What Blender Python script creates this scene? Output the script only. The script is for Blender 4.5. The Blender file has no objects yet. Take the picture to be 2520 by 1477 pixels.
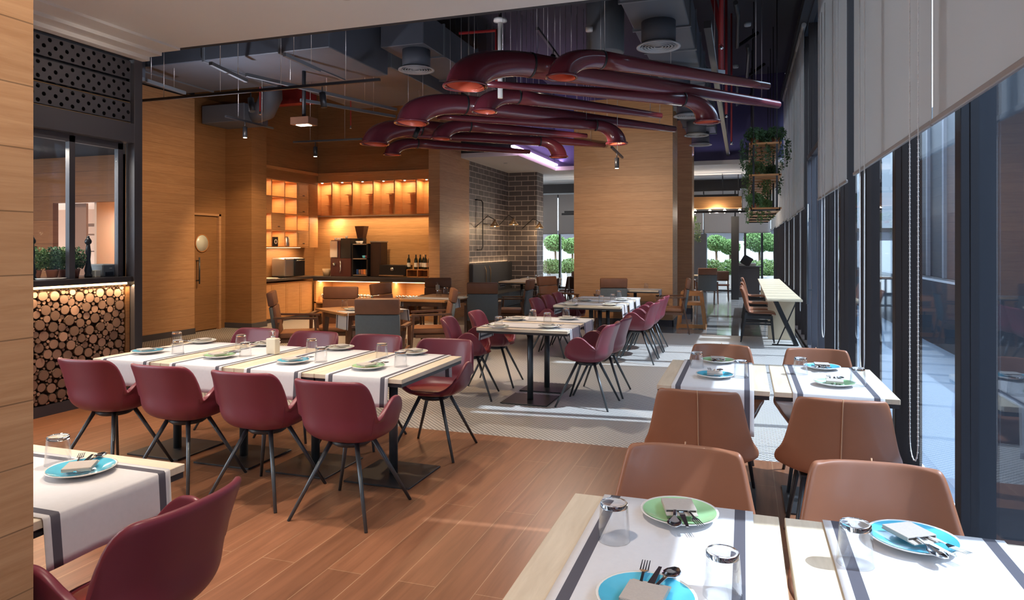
import bpy, bmesh, math, random
from mathutils import Vector, Matrix
random.seed(11)
C = bpy.context.scene.collection
PI = math.pi
R = math.radians

# ------------------------------------------------------------------ camera
YAW = math.atan2(571, 1689)
cam_d = bpy.data.cameras.new('camera')
cam = bpy.data.objects.new('camera', cam_d); C.objects.link(cam)
cam.location = (0, 0, 1.55); cam.rotation_euler = (PI/2, 0, YAW)
cam_d.sensor_fit = 'HORIZONTAL'; cam_d.sensor_width = 36; cam_d.lens = 36*1689/2520
cam_d.shift_y = -(738.5-608)/2520; cam_d.clip_start = 0.05; cam_d.clip_end = 300
bpy.context.scene.camera = cam
vs = bpy.context.scene.view_settings
vs.view_transform = 'Standard'; vs.look = 'None'; vs.gamma = 1; vs.use_curve_mapping = False
vs.exposure = 0.98

# ------------------------------------------------------------------ world, sun, daylight
W = bpy.data.worlds.new('world'); bpy.context.scene.world = W; W.use_nodes = True
bg = W.node_tree.nodes['Background']; bg.inputs[0].default_value = (0.80, 0.90, 1.0, 1); bg.inputs[1].default_value = 3.8
def light(name, kind, loc, power, color=(1, 1, 1), rot=(0, 0, 0), **kw):
    d = bpy.data.lights.new(name, kind); d.energy = power; d.color = color
    for k, v in kw.items(): setattr(d, k, v)
    o = bpy.data.objects.new(name, d); C.objects.link(o); o.location = loc; o.rotation_euler = rot
    return o
sun = light('sun', 'SUN', (6, 8, 8), 4.2, (1, .96, .9), angle=R(0.8))
sun.rotation_euler = Vector((-0.60, -0.06, -0.80)).to_track_quat('-Z', 'Y').to_euler()
WARM = (1, .66, .36); SOFT = (1, .84, .68)
def portal(loc, rot, sx, sy):
    o = light('window_portal', 'AREA', loc, 1, rot=rot, shape='RECTANGLE', size=sx, size_y=sy)
    o.data.cycles.is_portal = True
portal((.97, 12.5, 2.5), (0, R(90), 0), 4.9, 25)
portal((-3.5, 24.9, 1.8), (R(-90), 0, 0), 9, 3.5)
def spot(loc, power, target=None, color=SOFT, size=70, blend=.6, soft=.06):
    o = light('spot_lamp', 'SPOT', loc, power, color, spot_size=R(size), spot_blend=blend, shadow_soft_size=soft)
    t = Vector(target if target else (loc[0], loc[1], 0)) - Vector(loc)
    o.rotation_euler = t.to_track_quat('-Z', 'Y').to_euler()
    return o

# ------------------------------------------------------------------ materials
def nt(name):
    m = bpy.data.materials.new(name); m.use_nodes = True
    n = m.node_tree.nodes; l = m.node_tree.links
    return m, n, l, n['Principled BSDF']
def mat(name, col, rough=.5, metal=0, emit=0, ecol=None, noise=0, nscale=30, bump=0, spec=.5, coat=0, sheen=0):
    m, n, l, p = nt(name)
    p.inputs['Base Color'].default_value = (*col, 1); p.inputs['Roughness'].default_value = rough
    p.inputs['Metallic'].default_value = metal; p.inputs['Specular IOR Level'].default_value = spec
    p.inputs['Coat Weight'].default_value = coat
    p.inputs['Sheen Weight'].default_value = sheen
    if emit:
        p.inputs['Emission Color'].default_value = (*(ecol or col), 1); p.inputs['Emission Strength'].default_value = emit
    if noise or bump:
        tc = n.new('ShaderNodeTexCoord'); nz = n.new('ShaderNodeTexNoise'); nz.inputs['Scale'].default_value = nscale
        nz.inputs['Detail'].default_value = 4
        l.new(tc.outputs['Object'], nz.inputs['Vector'])
        if noise:
            mx = n.new('ShaderNodeMix'); mx.data_type = 'RGBA'
            mx.inputs['A'].default_value = (*[c*(1-noise) for c in col], 1)
            mx.inputs['B'].default_value = (*[min(1, c*(1+noise)) for c in col], 1)
            l.new(nz.outputs['Fac'], mx.inputs['Factor']); l.new(mx.outputs['Result'], p.inputs['Base Color'])
        if bump:
            b = n.new('ShaderNodeBump'); b.inputs['Strength'].default_value = bump; b.inputs['Distance'].default_value = .004
            l.new(nz.outputs['Fac'], b.inputs['Height']); l.new(b.outputs['Normal'], p.inputs['Normal'])
    return m
def wood(name, c1, c2, plank=.165, axis='Z', grain=(1.3, 1.3, 22), rough=.5, line=.45, lw=.022, offset=0.0, tint=.12):
    """grain stretched along the boards, thin joint every `plank` metres along `axis`"""
    m, n, l, p = nt(name); p.inputs['Roughness'].default_value = rough
    tc = n.new('ShaderNodeTexCoord'); mp = n.new('ShaderNodeMapping'); mp.inputs['Scale'].default_value = grain
    l.new(tc.outputs['Object'], mp.inputs['Vector'])
    nz = n.new('ShaderNodeTexNoise'); nz.inputs['Scale'].default_value = 2.2; nz.inputs['Detail'].default_value = 8
    nz.inputs['Roughness'].default_value = .62; nz.inputs['Distortion'].default_value = .6
    l.new(mp.outputs[0], nz.inputs['Vector'])
    cr = n.new('ShaderNodeValToRGB'); cr.color_ramp.elements[0].position = .3; cr.color_ramp.elements[1].position = .68
    cr.color_ramp.elements[0].color = (*c1, 1); cr.color_ramp.elements[1].color = (*c2, 1)
    l.new(nz.outputs['Fac'], cr.inputs[0]); out = cr.outputs[0]
    if plank:
        sp = n.new('ShaderNodeSeparateXYZ'); l.new(tc.outputs['Object'], sp.inputs[0])
        def mth(op, a, b=None, c=None):
            q = n.new('ShaderNodeMath'); q.operation = op
            for i, v in enumerate((a, b, c)):
                if v is None: continue
                if isinstance(v, (int, float)): q.inputs[i].default_value = v
                else: l.new(v, q.inputs[i])
            return q.outputs[0]
        t = mth('DIVIDE', mth('ADD', sp.outputs[axis], 100.0+offset), plank)
        fr = mth('FRACT', t); fl = mth('FLOOR', t)
        wn = n.new('ShaderNodeTexWhiteNoise'); wn.noise_dimensions = '1D'; l.new(fl, wn.inputs['W'])
        br = mth('ADD', mth('MULTIPLY', wn.outputs['Value'], tint*2), 1-tint)
        ln = mth('SUBTRACT', 1.0, mth('MULTIPLY', mth('LESS_THAN', fr, lw), line))
        f = mth('MULTIPLY', br, ln)
        vm = n.new('ShaderNodeVectorMath'); vm.operation = 'SCALE'; l.new(out, vm.inputs[0]); l.new(f, vm.inputs['Scale'])
        out = vm.outputs[0]
    l.new(out, p.inputs['Base Color'])
    b = n.new('ShaderNodeBump'); b.inputs['Strength'].default_value = .15; b.inputs['Distance'].default_value = .003
    l.new(nz.outputs['Fac'], b.inputs['Height']); l.new(b.outputs['Normal'], p.inputs['Normal'])
    return m
def brickmat(name, c1, c2, mortar, w, h, ms, order, rough=.5, bump=.3, grain=None, msm=.1, offset=.5):
    m, n, l, p = nt(name); p.inputs['Roughness'].default_value = rough
    tc = n.new('ShaderNodeTexCoord'); sp = n.new('ShaderNodeSeparateXYZ'); cb = n.new('ShaderNodeCombineXYZ')
    l.new(tc.outputs['Object'], sp.inputs[0])
    l.new(sp.outputs[order[0]], cb.inputs[0]); l.new(sp.outputs[order[1]], cb.inputs[1])
    bt = n.new('ShaderNodeTexBrick'); bt.inputs['Scale'].default_value = 1; bt.inputs['Brick Width'].default_value = w
    bt.inputs['Row Height'].default_value = h; bt.inputs['Mortar Size'].default_value = ms; bt.inputs['Mortar Smooth'].default_value = msm
    bt.inputs['Color1'].default_value = (*c1, 1); bt.inputs['Color2'].default_value = (*c2, 1); bt.inputs['Mortar'].default_value = (*mortar, 1)
    bt.offset = offset
    l.new(cb.outputs[0], bt.inputs['Vector']); out = bt.outputs['Color']
    if grain:
        mp = n.new('ShaderNodeMapping'); mp.inputs['Scale'].default_value = grain; l.new(tc.outputs['Object'], mp.inputs['Vector'])
        nz = n.new('ShaderNodeTexNoise'); nz.inputs['Scale'].default_value = 3; nz.inputs['Detail'].default_value = 8; nz.inputs['Distortion'].default_value = .8
        l.new(mp.outputs[0], nz.inputs['Vector'])
        cr = n.new('ShaderNodeValToRGB'); cr.color_ramp.elements[0].position = .3; cr.color_ramp.elements[1].position = .7
        cr.color_ramp.elements[0].color = (.72, .70, .68, 1); cr.color_ramp.elements[1].color = (1.12, 1.12, 1.12, 1)
        l.new(nz.outputs['Fac'], cr.inputs[0])
        mx = n.new('ShaderNodeMix'); mx.data_type = 'RGBA'; mx.blend_type = 'MULTIPLY'; mx.inputs['Factor'].default_value = 1
        l.new(out, mx.inputs['A']); l.new(cr.outputs[0], mx.inputs['B']); out = mx.outputs['Result']
    l.new(out, p.inputs['Base Color'])
    if bump:
        b = n.new('ShaderNodeBump'); b.inputs['Strength'].default_value = bump; b.inputs['Distance'].default_value = .004; b.invert = True
        l.new(bt.outputs['Fac'], b.inputs['Height']); l.new(b.outputs['Normal'], p.inputs['Normal'])
    return m
def thin_glass(name, tint=(.93, .97, 1), pw_=5, k0=.035, k1=.55):
    m, n, l, p = nt(name); n.remove(p)
    tr = n.new('ShaderNodeBsdfTransparent'); tr.inputs[0].default_value = (*tint, 1)
    gl = n.new('ShaderNodeBsdfGlossy'); gl.inputs['Roughness'].default_value = .02
    lw = n.new('ShaderNodeLayerWeight'); lw.inputs[0].default_value = .5
    pw = n.new('ShaderNodeMath'); pw.operation = 'POWER'; pw.inputs[1].default_value = pw_; l.new(lw.outputs['Facing'], pw.inputs[0])
    ma = n.new('ShaderNodeMath'); ma.operation = 'MULTIPLY_ADD'; ma.inputs[1].default_value = k1; ma.inputs[2].default_value = k0; l.new(pw.outputs[0], ma.inputs[0])
    mx = n.new('ShaderNodeMixShader'); l.new(ma.outputs[0], mx.inputs[0]); l.new(tr.outputs[0], mx.inputs[1]); l.new(gl.outputs[0], mx.inputs[2])
    l.new(mx.outputs[0], n['Material Output'].inputs[0])
    return m
def tumbler_glass():
    m, n, l, p = nt('clear_glass')
    p.inputs['Base Color'].default_value = (1, 1, 1, 1); p.inputs['Roughness'].default_value = 0.0
    p.inputs['Transmission Weight'].default_value = 1; p.inputs['IOR'].default_value = 1.45
    return m
def blind_mat():
    m, n, l, p = nt('blind_fabric')
    p.inputs['Base Color'].default_value = (.57, .55, .53, 1); p.inputs['Roughness'].default_value = .9
    tl = n.new('ShaderNodeBsdfTranslucent'); tl.inputs[0].default_value = (.52, .51, .50, 1)
    mx = n.new('ShaderNodeMixShader'); mx.inputs[0].default_value = .38
    l.new(p.outputs[0], mx.inputs[1]); l.new(tl.outputs[0], mx.inputs[2]); l.new(mx.outputs[0], n['Material Output'].inputs[0])
    return m
def penny_mat():
    m, n, l, p = nt('penny_tile'); p.inputs['Roughness'].default_value = .38
    tc = n.new('ShaderNodeTexCoord'); mp = n.new('ShaderNodeMapping'); mp.inputs['Scale'].default_value = (1, 1.0, 0); mp.inputs['Rotation'].default_value = (0, 0, R(45))
    l.new(tc.outputs['Object'], mp.inputs['Vector'])
    vo = n.new('ShaderNodeTexVoronoi'); vo.inputs['Scale'].default_value = 31; vo.inputs['Randomness'].default_value = 0; vo.voronoi_dimensions = '2D'
    l.new(mp.outputs[0], vo.inputs['Vector'])
    cr = n.new('ShaderNodeValToRGB'); cr.color_ramp.elements[0].position = .40; cr.color_ramp.elements[1].position = .48
    cr.color_ramp.elements[0].color = (.56, .55, .53, 1); cr.color_ramp.elements[1].color = (.10, .10, .105, 1)
    l.new(vo.outputs['Distance'], cr.inputs[0]); l.new(cr.outputs[0], p.inputs['Base Color'])
    return m
def marble_mat():
    m = brickmat('marble_tile', (.27, .27, .27), (.24, .24, .24), (.16, .16, .16), .9, .9, .004, 'XY', rough=.07, bump=0, grain=(1.2, 1.2, 1.2), offset=0)
    return m
def log_mat():
    m, n, l, p = nt('end_grain'); p.inputs['Roughness'].default_value = .75
    at_ = n.new('ShaderNodeVertexColor'); at_.layer_name = 'ring'
    sp = n.new('ShaderNodeSeparateColor'); l.new(at_.outputs['Color'], sp.inputs[0])
    def mth(op, a, b=None):
        q = n.new('ShaderNodeMath'); q.operation = op
        for i, v in enumerate((a, b)):
            if v is None: continue
            if isinstance(v, (int, float)): q.inputs[i].default_value = v
            else: l.new(v, q.inputs[i])
        return q.outputs[0]
    tc = n.new('ShaderNodeTexCoord'); nz = n.new('ShaderNodeTexNoise'); nz.inputs['Scale'].default_value = 45; l.new(tc.outputs['Object'], nz.inputs['Vector'])
    s = mth('SINE', mth('ADD', mth('MULTIPLY', sp.outputs[0], 38.0), mth('MULTIPLY', nz.outputs['Fac'], 5.0)))
    v = mth('ADD', mth('MULTIPLY', s, .10), mth('ADD', mth('MULTIPLY', sp.outputs[1], .55), .42))
    bark = mth('SUBTRACT', 1.0, mth('MULTIPLY', mth('GREATER_THAN', sp.outputs[0], .93), .6))
    vm = n.new('ShaderNodeVectorMath'); vm.operation = 'SCALE'; vm.inputs[0].default_value = (.60, .37, .27)
    l.new(mth('MULTIPLY', v, bark), vm.inputs['Scale']); l.new(vm.outputs[0], p.inputs['Base Color'])
    return m
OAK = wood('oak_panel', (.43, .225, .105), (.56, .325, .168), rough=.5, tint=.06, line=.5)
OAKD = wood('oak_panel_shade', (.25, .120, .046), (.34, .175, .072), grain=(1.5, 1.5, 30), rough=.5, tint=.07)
CAB = wood('cabinet_oak', (.50, .24, .085), (.62, .32, .13), plank=0, rough=.42)
FLOORW = brickmat('oak_floor', (.255, .108, .055), (.190, .080, .041), (.36, .21, .12), 1.9, .19, .0022, 'YX', rough=.36, bump=.15, grain=(9, .55, 1))
BRICK_X = brickmat('brick_side', (.085, .075, .075), (.13, .115, .115), (.50, .45, .42), .36, .132, .0085, 'YZ', rough=.45, bump=.5)
BRICK_Y = brickmat('brick_front', (.085, .075, .075), (.12, .105, .105), (.46, .40, .36), .36, .132, .0085, 'XZ', rough=.45, bump=.5)
PENNY = penny_mat(); MARBLE = marble_mat(); LOGM = log_mat()
PLASTER = mat('soffit_plaster', (.66, .65, .64), .85)
WHITEC = mat('white_ceiling', (.72, .72, .73), .8)
BLACKC = mat('exposed_ceiling', (.035, .038, .048), .9)
DUCT = mat('duct_metal', (.105, .118, .145), .55, .0, noise=.12, nscale=3)
DUCT2 = mat('duct_metal_light', (.15, .165, .185), .5, noise=.1, nscale=3)
GRILL = mat('vent_grille', (.42, .43, .45), .45)
PURPLE = mat('purple_paint', (.060, .056, .135), .8)
PIPE = mat('maroon_lacquer', (.150, .024, .036), .27, coat=.4)
PIPEIN = mat('trumpet_inside', (.75, .16, .08), .4)
BLACKM = mat('black_metal', (.02, .02, .023), .42)
STEEL = mat('gunmetal', (.09, .10, .11), .38, .6)
CHROME = mat('chrome', (.75, .75, .76), .12, 1)
SILVER = mat('brushed_steel', (.52, .51, .50), .3, .9)
FRAME = mat('anthracite_frame', (.068, .066, .080), .45)
MULL = mat('bronze_mullion', (.024, .016, .014), .6, spec=.2)
MULL2 = mat('slate_mullion', (.022, .022, .027), .6, spec=.2)
REDL = mat('burgundy_leather', (.180, .026, .044), .42, coat=.10, noise=.06, nscale=6, bump=.05)
REDS = mat('burgundy_seat', (.23, .022, .022), .45)
TAN = mat('tan_leather', (.285, .112, .058), .44, coat=.05, noise=.14, nscale=5, bump=.05)
TAND = mat('tan_stitch', (.50, .28, .16), .6)
ORNG = mat('cognac_seat', (.48, .17, .045), .42)
GREYF = mat('grey_upholstery', (.125, .145, .152), .8, noise=.1, nscale=40)
BROWNF = mat('brown_headrest', (.20, .085, .045), .5, noise=.2, nscale=8)
WALN = wood('walnut', (.10, .045, .022), (.17, .08, .04), plank=0, grain=(3, 3, 3), rough=.4)
BEECH = wood('beech', (.42, .17, .05), (.52, .23, .08), plank=0, grain=(4, 4, 4), rough=.4)
TABTOP = wood('bleached_oak', (.60, .50, .37), (.72, .62, .48), plank=0, grain=(14, 1.5, 1), rough=.42)
TABTOPX = wood('bleached_oak_cross', (.60, .50, .37), (.72, .62, .48), plank=0, grain=(1.5, 14, 1), rough=.42)
BARTOP = mat('pale_laminate', (.72, .60, .42), .35)
CLOTH = mat('linen_white', (.61, .60, .615), .85, noise=.05, nscale=60, sheen=.2)
CLOTHG = mat('linen_grey', (.085, .080, .100), .85)
NAPK = mat('linen_napkin', (.42, .37, .33), .9, noise=.1, nscale=200)
CERAM = mat('ceramic_white', (.78, .76, .72), .15, coat=.4)
GREEN = mat('glaze_green', (.36, .62, .34), .18, coat=.5, noise=.2, nscale=14)
BLUE = mat('glaze_blue', (.10, .48, .66), .18, coat=.5, noise=.2, nscale=14)
PLEAF = mat('glaze_pale', (.62, .66, .58), .18, coat=.5)
GLASS = tumbler_glass(); PANE = thin_glass('window_glass', (.80, .88, .97)); PANE2 = thin_glass('clear_pane')
BLIND = blind_mat(); HEM = mat('blind_hem_bar', (.30, .28, .27), .5); BEAD = mat('bead_white', (.72, .72, .72), .4)
LEAF = mat('leaf_green', (.12, .21, .06), .6, noise=.5, nscale=18)
LEAFD = mat('leaf_dark', (.05, .11, .035), .6, noise=.5, nscale=18)
LEAFB = mat('leaf_bright', (.12, .24, .07), .6, noise=.4, nscale=8)
BARK = mat('bark', (.16, .10, .06), .8)
POT = mat('terracotta', (.40, .13, .06), .7)
LED = mat('led_warm', (1, .72, .38), .5, emit=4.5, ecol=(1, .66, .30))
LEDW = mat('lamp_white', (1, .9, .75), .5, emit=14, ecol=(1, .86, .66))
LEDP = mat('led_pink', (1, .6, .9), .5, emit=5, ecol=(1, .62, .92))
REDP = mat('sprinkler_red', (.32, .02, .025), .4)
REDW = mat('red_wall', (.28, .018, .015), .7)
DARKW = mat('dark_counter', (.045, .04, .042), .3)
STONE = mat('grey_stone', (.10, .10, .115), .6, noise=.2, nscale=3)
WALLW = mat('white_wall', (.62, .60, .58), .8)
BLACKP = mat('black_plastic', (.012, .012, .014), .3)
BOTTLE = mat('bottle_green', (.012, .018, .012), .08, coat=.5)
LABELM = mat('paper_label', (.75, .70, .60), .7)
GREYBENCH = mat('bench_leather', (.062, .066, .070), .5)
BRASS = mat('brass', (.55, .36, .18), .3, .9)

# ------------------------------------------------------------------ mesh builder
class MB:
    def __init__(s): s.bm = bmesh.new(); s.mats = []
    def mi(s, m):
        if m is None: return 0
        if m not in s.mats: s.mats.append(m)
        return s.mats.index(m)
    def box(s, a, b, bev=0, m=None, rot=None, piv=None, seg=1):
        a, b = Vector(a), Vector(b); c = (a+b)/2; d = b-a
        mt = Matrix.Translation(c) @ Matrix.Diagonal((abs(d.x), abs(d.y), abs(d.z), 1))
        if rot is not None:
            p = Vector(piv) if piv is not None else c
            mt = Matrix.Translation(p) @ rot.to_4x4() @ Matrix.Translation(-p) @ mt
        r = bmesh.ops.create_cube(s.bm, size=1, matrix=mt); vs_ = r['verts']
        fs = set(f for v in vs_ for f in v.link_faces)
        k = s.mi(m)
        for f in fs: f.material_index = k
        if bev:
            es = list(set(e for v in vs_ for e in v.link_edges))
            rr = bmesh.ops.bevel(s.bm, geom=es, offset=bev, segments=seg, affect='EDGES', profile=.5)
            for f in rr['faces']: f.material_index = k
        return s
    def bar(s, p, q, w, h=None, m=None, up=(0, 0, 1), w2=None, h2=None):
        p, q = Vector(p), Vector(q); h = h or w; w2 = w2 or w; h2 = h2 or h
        d = (q-p).normalized(); u = Vector(up)
        if abs(d.dot(u)) > .99: u = Vector((0, 1, 0))
        x = d.cross(u).normalized(); y = x.cross(d).normalized(); k = s.mi(m)
        r1 = [s.bm.verts.new(p + x*sx*w/2 + y*sy*h/2) for sx, sy in ((-1, -1), (1, -1), (1, 1), (-1, 1))]
        r2 = [s.bm.verts.new(q + x*sx*w2/2 + y*sy*h2/2) for sx, sy in ((-1, -1), (1, -1), (1, 1), (-1, 1))]
        fs = [s.bm.faces.new(r1[::-1]), s.bm.faces.new(r2)]
        for i in range(4): fs.append(s.bm.faces.new((r1[i], r1[(i+1) % 4], r2[(i+1) % 4], r2[i])))
        for f in fs: f.material_index = k
        return s
    def tube(s, pts, rad, n=10, m=None, cap=True, sm=True):
        pts = [Vector(p) for p in pts]; k = s.mi(m)
        rad = rad if isinstance(rad, (list, tuple)) else [rad]*len(pts)
        rings = []; prev = None
        for i, p in enumerate(pts):
            t = (pts[min(i+1, len(pts)-1)] - pts[max(i-1, 0)]).normalized()
            if prev is None:
                a = Vector((0, 0, 1)) if abs(t.z) < .9 else Vector((1, 0, 0))
                x = t.cross(a).normalized()
            else: x = (prev - t*prev.dot(t)).normalized()
            prev = x; y = t.cross(x)
            rings.append([s.bm.verts.new(p + (x*math.cos(2*PI*j/n) + y*math.sin(2*PI*j/n))*rad[i]) for j in range(n)])
        for a, b in zip(rings, rings[1:]):
            for j in range(n):
                f = s.bm.faces.new((a[j], a[(j+1) % n], b[(j+1) % n], b[j])); f.smooth = sm; f.material_index = k
        if cap:
            f = s.bm.faces.new(rings[0][::-1]); f.material_index = k
            f = s.bm.faces.new(rings[-1]); f.material_index = k
        return s
    def lathe(s, prof, c=(0, 0, 0), n=24, m=None, close=False):
        c = Vector(c); k = s.mi(m); rings = []
        for r, z in prof:
            if r < 1e-5: rings.append([s.bm.verts.new(c + Vector((0, 0, z)))])
            else: rings.append([s.bm.verts.new(c + Vector((r*math.cos(2*PI*j/n), r*math.sin(2*PI*j/n), z))) for j in range(n)])
        prs = list(zip(rings, rings[1:]))
        if close: prs.append((rings[-1], rings[0]))
        for a, b in prs:
            for j in range(n):
                j2 = (j+1) % n
                if len(a) == 1 and len(b) == 1: continue
                if len(a) == 1: f = s.bm.faces.new((a[0], b[j2], b[j]))
                elif len(b) == 1: f = s.bm.faces.new((a[j], a[j2], b[0]))
                else: f = s.bm.faces.new((a[j], a[j2], b[j2], b[j]))
                f.smooth = True; f.material_index = k
        return s
    def grid(s, fn, nu, nv, m=None, wrap=False, mfn=None):
        k = s.mi(m)
        V = [[s.bm.verts.new(fn(i, j)) for j in range(nv)] for i in range(nu)]
        for i in range(nu if wrap else nu-1):
            for j in range(nv-1):
                i2 = (i+1) % nu
                f = s.bm.faces.new((V[i][j], V[i2][j], V[i2][j+1], V[i][j+1])); f.smooth = True
                f.material_index = s.mi(mfn(i, j)) if mfn else k
        return s
    def leaves(s, c, rad, cnt, size, m=None, hollow=.0):
        c = Vector(c); k = s.mi(m)
        for _ in range(cnt):
            while True:
                d = Vector((random.uniform(-1, 1), random.uniform(-1, 1), random.uniform(-1, 1)))
                if hollow < d.length <= 1: break
            p = c + Vector((d.x*rad[0], d.y*rad[1], d.z*rad[2]))
            a = Vector((random.gauss(0, 1), random.gauss(0, 1), random.gauss(0, 1))).normalized()
            b = a.orthogonal().normalized(); z = size*random.uniform(.6, 1.3)
            q = a.cross(b)*.18*z
            v = [s.bm.verts.new(p + a*z*.5), s.bm.verts.new(p + b*z*.28 + q), s.bm.verts.new(p - a*z*.5), s.bm.verts.new(p - b*z*.28 + q)]
            f = s.bm.faces.new(v); f.material_index = k
        return s
    def build(s, name, m=None, parent=None, loc=None, smooth=None, mods=None):
        me = bpy.data.meshes.new(name)
        bmesh.ops.recalc_face_normals(s.bm, faces=s.bm.faces[:])
        s.bm.to_mesh(me); s.bm.free()
        if m is not None and not s.mats: s.mats = [m]
        elif m is not None and m not in s.mats: s.mats = s.mats
        for mm in s.mats: me.materials.append(mm)
        if smooth:
            for p in me.polygons: p.use_smooth = True
            me.set_sharp_from_angle(angle=R(smooth))
        o = bpy.data.objects.new(name, me); C.objects.link(o)
        if parent: o.parent = parent
        if loc: o.location = loc
        return o
def thing(name, label, cat, loc=(0, 0, 0), rz=0, group=None):
    o = bpy.data.objects.new(name, None); C.objects.link(o); o.empty_display_size = .1
    o.location = loc; o.rotation_euler = (0, 0, rz); o['label'] = label; o['category'] = cat
    if group: o['group'] = group
    return o
def tag(o, label, cat, group=None, kind=None):
    o['label'] = label; o['category'] = cat
    if group: o['group'] = group
    if kind: o['kind'] = kind
    return o
def struct(o): o['kind'] = 'structure'; return o
kids = {}
def dup(root, loc, rz=0, label=None, group=None, sc=None):
    r = root.copy(); C.objects.link(r); r.location = loc; r.rotation_euler = (0, 0, rz)
    if label: r['label'] = label
    if group: r['group'] = group
    if sc: r.scale = sc
    for ch in root.children:
        c = ch.copy(); C.objects.link(c); c.parent = r
        for g in ch.children:
            d = g.copy(); C.objects.link(d); d.parent = c
    return r
class Proto:
    """first use moves the prototype itself, later uses copy it"""
    def __init__(s, root): s.root = root; s.used = False
    def put(s, loc, rz, label, group=None, sc=None):
        if not s.used:
            s.used = True; r = s.root
            r.location = loc; r.rotation_euler = (0, 0, rz); r['label'] = label
            if group: r['group'] = group
            if sc: r.scale = sc
            return r
        return dup(s.root, loc, rz, label, group, sc)
def addmod_solid(o, t, off=-1, sub=1):
    m = o.modifiers.new('thick', 'SOLIDIFY'); m.thickness = t; m.offset = off
    if sub:
        m = o.modifiers.new('sub', 'SUBSURF'); m.levels = sub; m.render_levels = sub
def bx(name, a, b, m, bev=0, parent=None): return MB().box(a, b, bev).build(name, m, parent)

# ------------------------------------------------------------------ floor, ceiling, walls
struct(bx('floor', (-10.2, -1.6, -.06), (1.02, 5.3, 0), FLOORW))
struct(bx('floor', (-10.2, 5.3, -.06), (1.02, 12.6, 0), PENNY))
struct(bx('floor', (-10.2, 12.6, -.06), (1.02, 25.0, 0), MARBLE))
struct(MB().box((-6.06, -1.6, 3.6), (.98, 5.6, 3.75), 0, PLASTER).build('ceiling'))
struct(MB().box((-6.06, 5.6, 3.6), (.98, 5.66, 5.7), 0, BLACKC).build('ceiling'))
struct(MB().box((-10.4, 5.6, 5.6), (1.3, 17.2, 5.75)).build('ceiling', BLACKC))
# cornice steps beside the kitchen fascia
struct(MB().box((-6.02, -1.5, 3.50), (-5.90, 5.6, 3.6)).box((-5.90, -1.5, 3.54), (-5.74, 5.6, 3.6)).box((-5.74, -1.5, 3.575), (-5.5, 5.6, 3.6)).build('trim_cornice', PLASTER))
# white suspended ceiling at the back with the purple coffer
struct(MB().box((-9.6, 14.02, 3.52), (-4.6, 25, 3.62)).box((-4.6, 17.1, 3.52), (1.0, 25, 3.62)).build('ceiling', WHITEC))
struct(bx('wall_coffer_side', (-4.72, 13.95, 3.62), (-4.62, 17.1, 5.6), PURPLE)); struct(bx('wall_coffer_end', (-4.7, 17.1, 3.62), (.9, 17.2, 5.6), PURPLE))
struct(bx('wall_outer_left', (-10.55, 5.5, 3.15), (-10.45, 14.2, 5.75), BLACKC)); struct(bx('wall_outer_back', (-10.4, 14.02, 3.62), (-4.72, 14.1, 5.75), BLACKC)); struct(bx('wall_outer_front', (-15, 5.5, 3.16), (-6.07, 5.58, 5.75), BLACKC))
# left near oak column
struct(MB().box((-2.25, -1.6, 0), (-1.775, 1.31, 3.6)).build('wall_near', OAK))
struct(bx('wall_behind', (-10.2, -1.75, 0), (1.02, -1.6, 3.6), WALLW))
# left side walls past the kitchen
struct(bx('wall_kitchen_return', (-9.6, 8.5, 0), (-9.3, 9.80, 4.2), OAK))
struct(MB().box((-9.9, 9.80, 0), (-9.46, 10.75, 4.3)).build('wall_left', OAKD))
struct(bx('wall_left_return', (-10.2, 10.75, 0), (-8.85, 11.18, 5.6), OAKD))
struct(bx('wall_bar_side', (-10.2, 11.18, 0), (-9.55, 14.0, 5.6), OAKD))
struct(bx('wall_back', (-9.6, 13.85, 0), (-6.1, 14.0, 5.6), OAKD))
struct(MB().box((-6.18, 12.9, 0), (-5.93, 14.5, 5.6)).build('wall_pillar', OAK))
struct(bx('baseboard_left', (-9.3, 8.55, 0), (-9.28, 9.8, .1), FRAME))
struct(bx('baseboard_return', (-9.46, 10.73, 0), (-8.85, 10.75, .1), FRAME))
struct(bx('baseboard_side', (-8.85, 10.73, 0), (-8.83, 11.18, .1), FRAME))
# brick recess
struct(bx('wall_brick_side', (-6.1, 14.5, 0), (-5.95, 17.3, 3.52), BRICK_X))
struct(bx('wall_brick_front', (-6.1, 17.3, 0), (-5.2, 17.9, 3.52), BRICK_Y))
struct(bx('wall_brick_end', (-5.2, 17.3, 0), (-5.16, 17.9, 3.52), BRICK_X))
# main oak columns
struct(bx('wall_column_main', (-3.27, 13.6, 0), (-1.31, 14.6, 4.5), OAK))
struct(bx('wall_column_rear', (-3.27, 16.4, 0), (-1.14, 17.05, 4.5), OAK))
struct(MB().box((-3.28, 13.585, 0), (-1.295, 13.6, .13)).box((-1.31, 13.585, 0), (-1.295, 14.6, .13)).build('baseboard_column', FRAME))
struct(bx('baseboard_column_rear', (-3.28, 16.385, 0), (-1.125, 16.4, .13), FRAME))

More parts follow.
